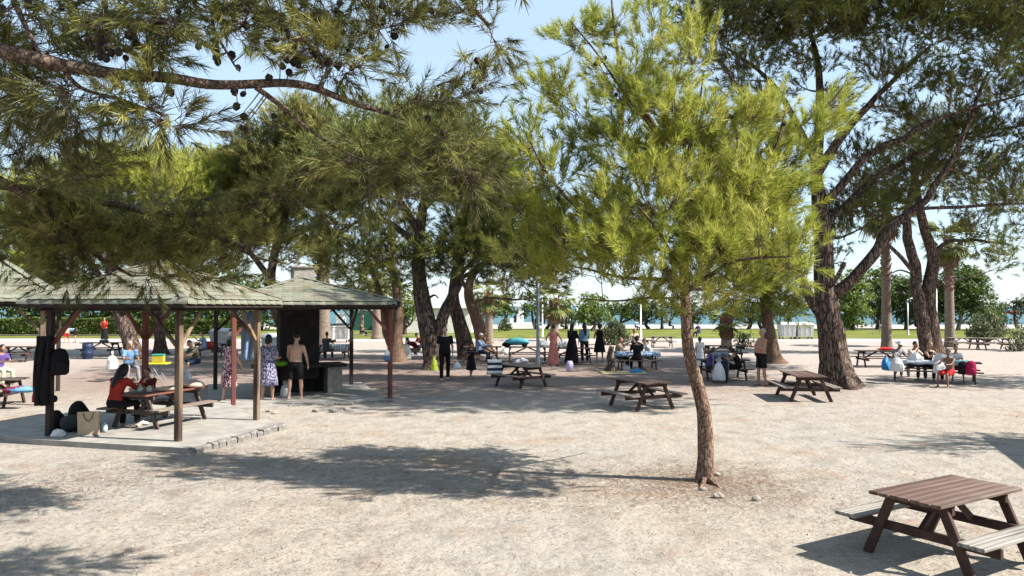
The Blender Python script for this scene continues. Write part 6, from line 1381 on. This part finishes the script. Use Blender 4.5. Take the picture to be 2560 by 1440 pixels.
def backpack(label, loc, m, s=1.0, rz=0.0, m2=None):
    t = thing('backpack', label, 'backpack', loc, rz, 'backpacks')
    mb = MB(); mb.loft([((0, 0, z_ * s), (w_ * s, 0, 0), (0, d_ * s, 0)) for z_, w_, d_ in ((0, .11, .07), (.03, .15, .1), (.2, .16, .11), (.36, .14, .09), (.44, .09, .06), (.46, .02, .02))], 14); mb.noise(.012, 8, 3); mb.build('sack', m, t, True)
    mb = MB(); mb.loft([((0, -.1 * s, z_ * s), (w_ * s, 0, 0), (0, .045 * s, 0)) for z_, w_ in ((.04, .08), (.07, .11), (.2, .11), (.23, .08))], 12); mb.build('pocket', m2 or m, t, True)
    for sx in (-1, 1):
        mb = MB(); mb.tube([(sx * .07 * s, .08 * s, .4 * s), (sx * .09 * s, .15 * s, .28 * s), (sx * .08 * s, .09 * s, .06 * s)], .014 * s, 6); mb.build('strap', m, t)
    return t
CLEAR = mat('clear water bottle', (0.55, 0.66, 0.70), rough=0.15, spec=0.6, trans=0.4)
def bottle(label, loc, h=0.3, m=None, cap=None, r=0.045):
    t = thing('bottle', label, 'bottle', loc, 0, 'bottles')
    mb = MB(); mb.lathe([(r * .8, 0), (r, .01), (r, h * .62), (r * .85, h * .72), (r * .35, h * .88), (r * .33, h * .95)], 12); mb.build('body', m or CLEAR, t, True)
    mb = MB(); mb.lathe([(r * .4, h * .94), (r * .4, h)], 10); mb.build('cap', cap or mat('blue cap', (0.05, 0.15, 0.5), rough=0.4), t)
    mb = MB(); mb.lathe([(r * 1.02, h * .25), (r * 1.02, h * .5)], 12, cap=False); mb.build('wrapper', mat('pale wrapper', (0.6, 0.62, 0.6), (0.2, 0.4, 0.6), scale=20), t)
def towel(label, name, pts, w, m, th=0.012, cat='towel', side=(1, 0, 0), wave=0.03, seed=1):
    """cloth strip that hangs or lies along pts"""
    c = catmull(pts, 6); side = np.asarray(side, float); n = 9; mb = MB(); V = []
    for i, p in enumerate(c):
        for k in range(n):
            u = (k / (n - 1) - .5); off = wave * math.sin(k * 1.7 + seed + i * .15) * min(1, i / 4)
            V.append(p + side * w * u * (1 - .15 * min(1, i / len(c))) + np.cross(side, (0, 0, 1.0)) * off)
    V = np.array(V); o = c[0].copy(); m2 = len(c)
    f = [(i * n + k, i * n + k + 1, (i + 1) * n + k + 1, (i + 1) * n + k) for i in range(m2 - 1) for k in range(n - 1)]
    mb.add(V - o, f); ob = mb.build(name, m, None, True, loc=o)
    s_ = ob.modifiers.new('thickness', 'SOLIDIFY'); s_.thickness = th
    return tag(ob, label, cat)
def lump(name, label, cat, loc, size, m, seed, group=None, amp=0.15):
    mb = MB(); mb.ball((0, 0, size[2] * .45), (size[0] / 2, size[1] / 2, size[2] / 2), None, 14, 9); mb.noise(min(size) * amp, 2.2 / min(size), seed)
    v = mb.v[0]; v[:, 2] = np.maximum(v[:, 2], 0.0); return tag(mb.build(name, m, None, True, loc=loc), label, cat, group)
# under the nearest pavilion
zt = 0.785; zs = 0.105
bottle('clear water bottle standing on the red brown pavilion table', (-6.98, 16.25, zt), 0.3)
bottle('jar of pickles with pale lid on the pavilion table', (-7.42, 15.2, zt), 0.17, mat('pickle jar', (0.33, 0.33, 0.22), rough=0.3), mat('cream lid', (0.6, 0.55, 0.4), rough=0.5), 0.05)
bottle('small cream jar beside the pickle jar on the pavilion table', (-7.28, 15.3, zt), 0.13, mat('cream jar', (0.55, 0.5, 0.4), rough=0.4), mat('cream lid', (0.6, 0.55, 0.4), rough=0.5), 0.05)
lump('bread', 'pale loaf of bread in wrapping on the pavilion table', 'bread', (-7.05, 15.45, zt), (0.42, 0.15, 0.1), cloth('bread', (0.6, 0.48, 0.34)), 4)
lump('food_cup', 'white cup lying at the end of the wrapped loaf', 'cup', (-6.87, 15.55, zt), (0.12, 0.11, 0.1), WHITE, 6, amp=.03)
lump('folded_blanket', 'pale pink folded blanket at the far end of the pavilion table', 'blanket', (-6.83, 16.2, zt), (0.62, 0.42, 0.16), PEACH, 8, amp=.2)
plastic_bag('full white carrier bag hanging behind the weathered pavilion post', (-7.2, 16.75, 0.62 + 0.1), 0.4, 0.46, WB, 3)
plastic_bag('crumpled white bag on the corner of the concrete platform', (*G(145, 1105)[:2], zs), 0.24, 0.14, WB, 5, False)
plastic_bag('pale round carrier bag beside the man in blue shirt', (*at(283, 25.3), 0.42), 0.42, 0.5, WB, 7)
kb = thing('shopping_bag', 'brown paper shopping bag leaning by the red topped woman', 'bag', (*G(222, 1098)[:2], zs), R(18))
mb = MB(); V = [(-.17, -.08, 0), (.17, -.08, 0), (.17, .08, 0), (-.17, .08, 0), (-.19, -.03, .42), (.17, -.05, .42), (.17, .09, .4), (-.19, .08, .4)]
mb.add(V, [(3, 2, 1, 0), (0, 1, 5, 4), (1, 2, 6, 5), (2, 3, 7, 6), (3, 0, 4, 7)]).noise(.008, 9, 2); mb.build('bag_body', mat('kraft paper', (0.46, 0.34, 0.22), (0.40, 0.29, 0.185), rough=0.85, scale=8, bump=.01), kb)
for sy in (-.045, .085):
    mb = MB(); mb.tube([(-.09, sy, .4), (-.06, sy - .02, .30), (.0, sy - .03, .24), (.06, sy - .02, .30), (.09, sy, .41)], .007, 6); mb.build('handle', CHAR, kb)
lump('duffel_bag', 'dark duffel bag beside the paper shopping bag', 'bag', (*G(178, 1092)[:2], zs), (0.42, 0.34, 0.34), CHAR, 11, amp=.12)
lump('black_bag', 'black bag with rounded top behind the paper shopping bag', 'bag', (*G(196, 1076)[:2], zs), (0.44, 0.34, 0.52), BLK, 12, amp=.12)
lump('dark_sack', 'dark sack at the foot of the dark pavilion post', 'bag', (*G(140, 1090)[:2], zs), (0.3, 0.3, 0.42), BLK, 13, amp=.12)
bottle('small clear bottle beside the paper shopping bag', (*G(262, 1094)[:2], zs), 0.2)
pp = GL
backpack('black backpack hanging on the dark pavilion post', (pp[0] + 0.17, pp[1] - 0.0, 1.22), BLK, 1.1, R(60))
towel('long black coat hanging down the dark pavilion post', 'hanging_coat', [pp + (-.04, -.1, 1.95), pp + (-.07, -.13, 1.5), pp + (-.1, -.14, 1.0), pp + (-.08, -.12, .68)], 0.27, BLK, .05, 'coat', wave=.05)
tag(MB().ball((0, 0, 0), (0.08, 0.06, 0.07), None, 12, 8).noise(.01, 12, 2).build('sun_cap', BLK, None, True, loc=pp + (.12, -.1, .8)), 'small black cap hanging low on the dark pavilion post', 'cap')
um = thing('closed_umbrella', 'closed lime green and red beach umbrella hanging beside the dark post', 'umbrella', pp + (-.22, .0, 0.72))
for (z0_, z1_, r0_, r1_, mm) in ((0.32, 1.2, .085, .012, cloth('lime green', (0.42, 0.52, 0.08))), (0.18, .32, .085, .09, cloth('cream', (0.6, 0.55, 0.45))), (0, .18, .1, .085, REDC)):
    mb = MB(); mb.lathe([(r0_, z0_), ((r0_ + r1_) / 2 * 1.05, (z0_ + z1_) / 2), (r1_, z1_)], 10); mb.noise(.012, 9, 3); mb.build('canopy_panel', mm, um, True)
mb = MB(); mb.tube([(0, 0, -.0), (0, 0, 1.32)], .012, 6); mb.build('pole', GALV, um)
towel('light blue bath towel hanging beside the weathered right post of the nearest pavilion', 'hanging_towel', [P(634, 778, 16.5), P(630, 800, 16.5), P(625, 850, 16.5), P(622, 900, 16.5)], 0.42, LBLUE, .015, wave=.07)
lump('sandal_pair', 'pale sandals lying by the red topped woman', 'sandals', (*G(330, 1082)[:2], zs), (0.3, 0.14, 0.07), PEACH, 15, amp=.2)
lump('dropped_shoes', 'black and white shoes left under the pavilion table', 'shoes', (*G(352, 1075)[:2], zs), (0.34, 0.16, 0.08), WHITE, 16, amp=.25)
# hearth things
lump('green_tub', 'bright green plastic tub on the hearth counter', 'tub', P(700, 902, 20.75) * (1, 1, 0) + (0, 0, 0.872), (0.42, 0.3, 0.16), mat('green plastic', (0.16, 0.42, 0.02), rough=0.4), 3, amp=.02)
plastic_bag('clear bag on the floor between the floral dressed woman and the bare-backed man', (*G(713, 995)[:2], 0.045), 0.28, 0.36, WB, 9)
lump('orange_bag', 'orange wrapper dropped by the hearth', 'wrapper', (*G(822, 975)[:2], 0.045), (0.32, 0.2, 0.09), cloth('orange', (0.55, 0.26, 0.05)), 17, amp=.25)
plastic_bag('crumpled white bag dropped right of the hearth', (*G(848, 980)[:2], 0.045), 0.26, 0.12, WB, 11, False)
cl = thing('hanging_lantern', 'small blue and white lantern hung on the red corner post', 'lantern', C_ + (-.06, -.13, 1.0))
mb = MB(); mb.lathe([(.03, 0), (.075, .03), (.085, .1), (.07, .17)], 12); mb.build('lower_glass', mat('blue lantern', (0.05, 0.15, 0.32), rough=0.3), cl, True)
mb = MB(); mb.lathe([(.07, .17), (.075, .25), (.04, .3), (.01, .33)], 12); mb.build('shade', WHITEP, cl, True)
mb = MB(); mb.tube([(0, 0, .33), (.01, .04, .42), (.03, .1, .45)], .006, 5); mb.build('hook', GALV, cl)
# yellow camp table
yt = thing('camp_table', 'yellow topped folding camp table behind the pavilion table', 'folding table', (*at(394, 24.6), 0), R(4))
mb = MB(); mb.cbox((0, 0, .66), (.72, .5, .045), .012); mb.build('tabletop', mat('yellow plastic', (0.55, 0.50, 0.03), rough=0.4), yt)
for sx in (-1, 1):
    for sy in (-1, 1):
        mb = MB(); mb.tube([(sx * .1, sy * .2, .64), (-sx * .28, sy * .2, 0)], .014, 6); mb.build('leg', GALV, yt)
cb = thing('cool_box', 'small yellow cool box with green lid on the camp table', 'cool box', (*at(398, 24.7), 0.684), R(8))
mb = MB(); mb.cbox((0, 0, .11), (.34, .24, .22), .015); mb.build('box_body', mat('yellow box', (0.42, 0.33, 0.04), rough=.5), cb)
mb = MB(); mb.cbox((0, 0, .245), (.36, .26, .05), .012); mb.build('lid', mat('green lid', (0.05, 0.26, 0.2), rough=.5), cb)
# left edge bench clothes
lump('clothes_heap', 'blue and maroon clothes heaped on the bench at the left edge', 'clothes', (*at(52, 18.6), 0.40), (.85, .4, .16), cloth('heap', (0.16, 0.02, 0.05), (0.12, 0.26, 0.45), 4, .48, .52), 21, amp=.3)
# red bag and others on the back tables
lump('red_bag', 'red cloth bag on the table behind the dark shirted man', 'bag', (*at(524, 37.1), 0.41), (.9, .4, .42), REDC, 22, amp=.1)
lump('kettle_bundle', 'grey bundle on the table at the blue barrel', 'bundle', (*at(262, 38.5), 0.68), (.5, .3, .16), GREY, 23, amp=.2)
def tablecloth(label, x, yy, ang, L, W, m, drop=0.16, h=0.688):
    mb = MB(); nx, ny = 14, 10; V = []
    for i in range(nx + 1):
        for j in range(ny + 1):
            u, v = (i / nx - .5) * (L + 2 * drop), (j / ny - .5) * (W + 2 * drop)
            ex, ey = max(abs(u) - L / 2, 0), max(abs(v) - W / 2, 0); dz = ex + ey
            V.append((math.copysign(min(abs(u), L / 2 + .02 + .15 * ex), u), math.copysign(min(abs(v), W / 2 + .02 + .15 * ey), v), -dz * .95 + .004 * math.sin(i * 2.1 + j * 1.7) + (.02 * math.sin(i * 1.9 + j * 2.3) if dz > 0 else 0)))
    f = [(i * (ny + 1) + j, (i + 1) * (ny + 1) + j, (i + 1) * (ny + 1) + j + 1, i * (ny + 1) + j + 1) for i in range(nx) for j in range(ny)]
    mb.add(V, f); o = mb.build('tablecloth', m, None, True, loc=(x, yy, h)); o.rotation_euler = (0, 0, R(ang))
    s_ = o.modifiers.new('thickness', 'SOLIDIFY'); s_.thickness = .004; s_.offset = 1; return tag(o, label, 'tablecloth', 'tablecloths')
tablecloth('blue checked tablecloth on the table of the black shirted diner', *at(1592, 30.4), -1, 1.7, .72, cloth('blue check', (0.10, 0.20, 0.38), (0.42, 0.52, 0.64), 16, .48, .53))
tablecloth('white and dark striped tablecloth right of the hearth', *at(842, 36.4), 0, 1.2, .72, mat('striped cloth', (0.06, 0.09, 0.08), (0.66, 0.68, 0.66), rough=.9, scale=1.0, stretch=(30, .01, .01), lo=.49, hi=.51), .34)
tablecloth('pale patterned cloth over the crowded right-hand table', 13.8, 25.4, -28, 2.0, .74, cloth('pale pattern', (0.5, 0.5, 0.5), (0.3, 0.36, 0.45), 9), .1)
# middle tables
bx = thing('striped_bag', 'navy and white striped beach bag on the bench of the grey table', 'bag', (-0.55, 23.95, 0.40), R(10))
for k in range(5):
    mb = MB(); z_ = k * .085; mb.cbox((0, 0, z_ + .0425), (.46 - .01 * k, .24, .085), .012); mb.build('stripe_band', NAVY if k % 2 else WHITE, bx)
for sy in (-.1, .1):
    mb = MB(); mb.tube([(-.12, sy, .42), (-.08, sy, .56), (.08, sy, .56), (.12, sy, .42)], .012, 6); mb.build('handle', NAVY, bx)
fl = thing('rolled_float', 'turquoise inflatable float lying on the dark table in the middle distance', 'float', (*at(1292, 34.4), .68))
mb = MB(); mb.tube(catmull([(-.55, 0, .22), (-.3, .05, .3), (0, .05, .3), (.3, .05, .24), (.52, 0, .16)], 5), [.05] + [.14] * 19 + [.05], 12) if False else mb.loft([((x_, 0, .16 + .08 * math.cos(x_ * 2)), (0, .22, 0), (0, 0, r_)) for x_, r_ in ((-.55, .03), (-.5, .1), (-.3, .16), (0, .17), (.3, .15), (.5, .1), (.56, .02))], 14); mb.build('tube', mat('turquoise vinyl', (0.08, 0.36, 0.44), (0.12, 0.42, 0.5), rough=.25, scale=4, trans=.25), fl, True)
for k, (px, z_, w, h, m) in enumerate(((1266, .68, .38, .24, BLK), (1311, .68, .26, .22, BLK))):
    lump('black_pouch', ['black pouch at the left end of the turquoise float', 'black pouch at the right end of the turquoise float'][k], 'bag', (*at(px, 34.3), z_), (w, .3, h), m, 31 + k, 'black pouches')
for k, (lab, px, d, z_, w, h, m, hd) in enumerate((
    ('white carrier bag on the table left of the salmon skirted woman', 1362, 34.4, .69, .6, .36, WB, True), ('white carrier bag on the table behind the black gowned woman', 1408, 33.5, .69, .5, .34, WB, True), ('white bundle on the bench below the turquoise float', 1262, 33.8, .41, .45, .26, WB, False),
    ('white bag on the ground behind the near lamp post', 1375, 33.6, 0, .5, .34, WB, True), ('pale sack on the ground under the float table', 1300, 33.9, 0, .8, .24, WB, False), ('lime green carrier bag held at the foot of the forked pine', 1086, 29.8, .0, .26, .48, YB, True), ('white bag carried by the walking man in black', 1143, 25.2, .42, .26, .24, WB, True),
    ('big clear bag on the seat behind the forked pine', 1015, 36.0, .0, .7, .75, WB, True), ('white carrier bag hanging from the stroller', 1796, 24.7, .1, .42, .62, WB, True), ('white bag under the blue cloth table', 1562, 30.0, .0, .4, .26, WB, False), ('blue and white packet on the yellow mat', 1590, 28.6, .01, .5, .16, BB, False),
    ('blue carrier bag on the bench of the crowded right-hand table', 2212, 25.0, .41, .34, .44, BB, True), ('large white carrier bag on the bench of the crowded right-hand table', 2240, 24.6, .41, .46, .5, WB, True), ('white bag on the table before the person in pale shirt', 2285, 25.6, .69, .44, .28, WB, False), ('white bag on the lap side of the boy in red shorts', 2345, 24.0, .41, .36, .4, WB, False), ('clear bag on the table before the child with hair bunches', 2352, 25.2, .69, .6, .26, WB, False))):
    plastic_bag(lab, (*at(px, d), z_), w, h, m, 40 + k, hd)
lump('towel_roll', 'turquoise towel on the right end of the crowded table', 'towel', (*at(2402, 24.4), .69), (.6, .36, .09), TEAL, 51, amp=.2)
backpack('crimson backpack on the bench end of the crowded table', (*at(2425, 23.3), .40), cloth('crimson', (0.28, 0.015, 0.06)), .95, R(-25))
backpack('black backpack beside the crimson one on the bench', (*at(2405, 23.5), .40), BLK, .9, R(-25))
lump('red_towel', 'bright red towel lying on the dark table behind the crowded one', 'towel', (*at(2212, 31.4), .69), (.72, .3, .13), REDSH, 52, amp=.2)
towel('yellow straw mat lying on the ground before the blue cloth table', 'straw_mat', [np.array((*at(1500, 28.6), .012)), np.array((*at(1550, 28.5), .014)), np.array((*at(1612, 28.6), .012))], 1.1, cloth('straw', (0.52, 0.42, 0.22)), .012, 'mat', side=(0, 1, 0), wave=.0)
mb = MB(); mb.lathe([(.1, 0), (.13, .03), (.14, .3), (.11, .34), (.1, .4)], 12)
tag(mb.build('water_can', mat('lilac plastic', (0.42, 0.38, 0.52), rough=.4), None, True, loc=(*at(1424, 29.3), 0)), 'lilac plastic water can standing on the ground beside the lamp post', 'water can')
mb = MB(); bark_tube(mb, np.array([(0, 0, -.05), (.02, 0, .25), (-.04, 0, .55), (.05, .02, .95)]), np.array([.17, .14, .12, .1]), 12, .12, 5, flare=.1)
tag(mb.build('tree_stump', BARKD(), None, True, loc=(*at(1526, 29.6), 0)), 'dark broken tree stump at the left end of the blue cloth table', 'tree stump')
# stroller cart between the children
ct = thing('shopping_trolley', 'folding navy trolley bag with grey frame beside the children', 'trolley', (*at(1800, 25.0), 0))
mb = MB(); mb.cbox((0, .02, .42), (.42, .3, .6), .03); mb.build('bag_body', NAVY, ct)
for sx in (-1, 1):
    mb = MB(); mb.tube([(sx * .24, -.02, .05), (sx * .24, -.02, .8), (sx * .22, .05, .98), (0, .08, 1.0)], .013, 6); mb.build('frame_tube', GALV, ct)
    mb = MB(); mb.loft([((sx * .22 + q_, .1, .08), (0, .08, 0), (0, 0, .08)) for q_ in (-.02, .02)], 14); mb.build('wheel', BLACK, ct)
lump('heap_of_clothes', 'grey heap of clothes on the table behind the trolley', 'clothes', (*at(1797, 26.1), .69), (.9, .5, .24), cloth('grey heap', (0.25, 0.26, 0.3), (0.1, 0.1, 0.14), 6), 61, amp=.25)
mb = MB(); mb.lathe([(.04, 0), (.1, .012), (.115, .03)], 16, cap=True)
tag(mb.build('plate', WHITE, None, True, loc=P(1876, 872, 23.6)), 'small plate held by the stout bare-chested man', 'plate')
mb = MB(); mb.cbox((0, 0, 0), (.42, .28, .025), .008)
tag(mb.build('tray', mat('dark tray', (0.06, 0.05, 0.05), rough=.4), None, False, loc=P(1180, 880, Gd(946) - .38)), 'dark tray carried by the girl in black dress', 'tray')
# stones
STN = mat('loose limestone', (0.30, 0.265, 0.225), (0.21, 0.185, 0.155), rough=.95, scale=9, bump=.02)
def stone(label, px, gy, w, seed, m=STN):
    mb = MB(); mb.ball((0, 0, w * .18), (w / 2, w * .38, w * .3), None, 10, 7); mb.noise(w * .13, 2.6 / w, seed)
    tag(mb.build('stone', m, None, False, loc=(*G(px, gy)[:2], 0)), label, 'stone', 'loose stones')
for k, (lab, px, gy, w) in enumerate((('stone right at the root of the young pine', 1792, 1190, .12), ('flat stone in front of the young pine', 1797, 1245, .15), ('pale stone on the gravel right of the young pine', 1890, 1252, .13), ('small stone left of the flat one before the young pine', 1758, 1226, .1), ('stone beside the corner of the concrete platform', 420, 1122, .13), ('stone lying before the hearth, leftmost', 672, 1030, .14), ('stone lying before the hearth, second from left', 686, 1035, .13),
    ('stone lying before the hearth under the bare-backed man', 790, 1030, .17), ('darkest stone lying before the hearth', 832, 1031, .2), ('stone lying before the hearth, rightmost', 868, 1026, .16))): stone(lab, px, gy, w, 70 + k, STN if 'darkest' not in lab else STONE)
for k, (lab, x0_, x1_) in enumerate((('flat stone slab of the hearth edging, left piece', 685, 735), ('flat stone slab of the hearth edging, middle piece', 740, 815), ('flat stone slab of the hearth edging, right piece', 850, 885))):
    a_, b2 = G(x0_, 1013), G(x1_, 1011); mb = MB(); mb.cbox((0, 0, .03), (np.linalg.norm(b2 - a_), .26, .08), .02).noise(.02, 6, k); o = mb.build('edging_slab', STONE, None, loc=(a_ + b2) / 2 + (0, 0, .0)); tag(o, lab, 'stone slab', 'hearth edging slabs')
# gravel and fallen needles
rng = np.random.default_rng(9); n = 12000
dd = 5.6 * np.exp(rng.random(n) * 1.25); xx = (rng.random(n) - .5) * 1.55 * dd; rs = rng.uniform(.004, .012, n) * (1 + 1.0 * (rng.random(n) < .04)) * (.75 + dd / 30)
octv = np.array([(1, 0, 0), (0, 1, 0), (-1, 0, 0), (0, -1, 0), (0, 0, .75), (0, 0, -.3)]); octf = [(0, 1, 4), (1, 2, 4), (2, 3, 4), (3, 0, 4)]
ov = octv[None] * rng.uniform(.6, 1.3, (n, 6, 1)) * rs[:, None, None]; an = rng.random(n) * 6.28; ca, sa = np.cos(an)[:, None], np.sin(an)[:, None]
ov = np.stack([ov[..., 0] * ca - ov[..., 1] * sa, ov[..., 0] * sa + ov[..., 1] * ca, ov[..., 2]], -1) + np.stack([xx, dd, np.full(n, .002)], 1)[:, None]
V = ov[:, np.array(octf).reshape(-1)].reshape(-1, 3)
GRV = leaf_mat('gravel stones', [(0.0, (0.13, 0.112, 0.095)), (0.5, (0.28, 0.245, 0.205)), (1.0, (0.36, 0.32, 0.275))], trans=0.0, rough=.9)
tag(link('gravel', tri_mesh('gravel', V, 3, np.repeat(np.clip(rng.normal(.55, .25, n), 0, 1), 4), GRV)), 'small loose stones strewn over the pale clearing', 'gravel', kind='stuff')
n = 42000; cen = np.array([(2.72, 10.85), (2.72, 10.85), (8.6, 23.3), (2.7, 10.9), (-2.2, 12.2), (-4.2, 12.8), (-5.6, 11.6), (-1.0, 11.6), (0.5, 10.6), (-6.6, 10.2), (1.5, 25), (-1, 26), (4, 25), (8.5, 23), (-3, 8.8), (5, 9.2), (-9, 27)]); ci = rng.integers(0, len(cen), n)
pxy = cen[ci] + rng.normal(0, 1, (n, 2)) * np.where(ci > 9, 1.8, np.where(ci < 3, .7, .9))[:, None]; an = rng.random(n) * 6.28; L_ = rng.uniform(.05, .12, n); w = rng.uniform(.002, .0045, n)
dx = np.stack([np.cos(an), np.sin(an)], 1); nx = np.stack([-dx[:, 1], dx[:, 0]], 1); z1 = np.full((n, 1), .005); z2 = rng.uniform(.005, .02, (n, 1))
V = np.stack([np.concatenate([pxy - nx * w[:, None], z1], 1), np.concatenate([pxy + nx * w[:, None], z1], 1), np.concatenate([pxy + dx * L_[:, None], z2], 1)], 1).reshape(-1, 3)
tag(link('needle_litter', tri_mesh('needle_litter', V, 3, rng.random(n), leaf_mat('dry needles', [(0.0, (0.11, 0.06, 0.035)), (1.0, (0.26, 0.16, 0.09))], trans=0.1))), 'dry brown pine needles scattered on the gravel', 'pine litter', kind='stuff')

if False:
    pass
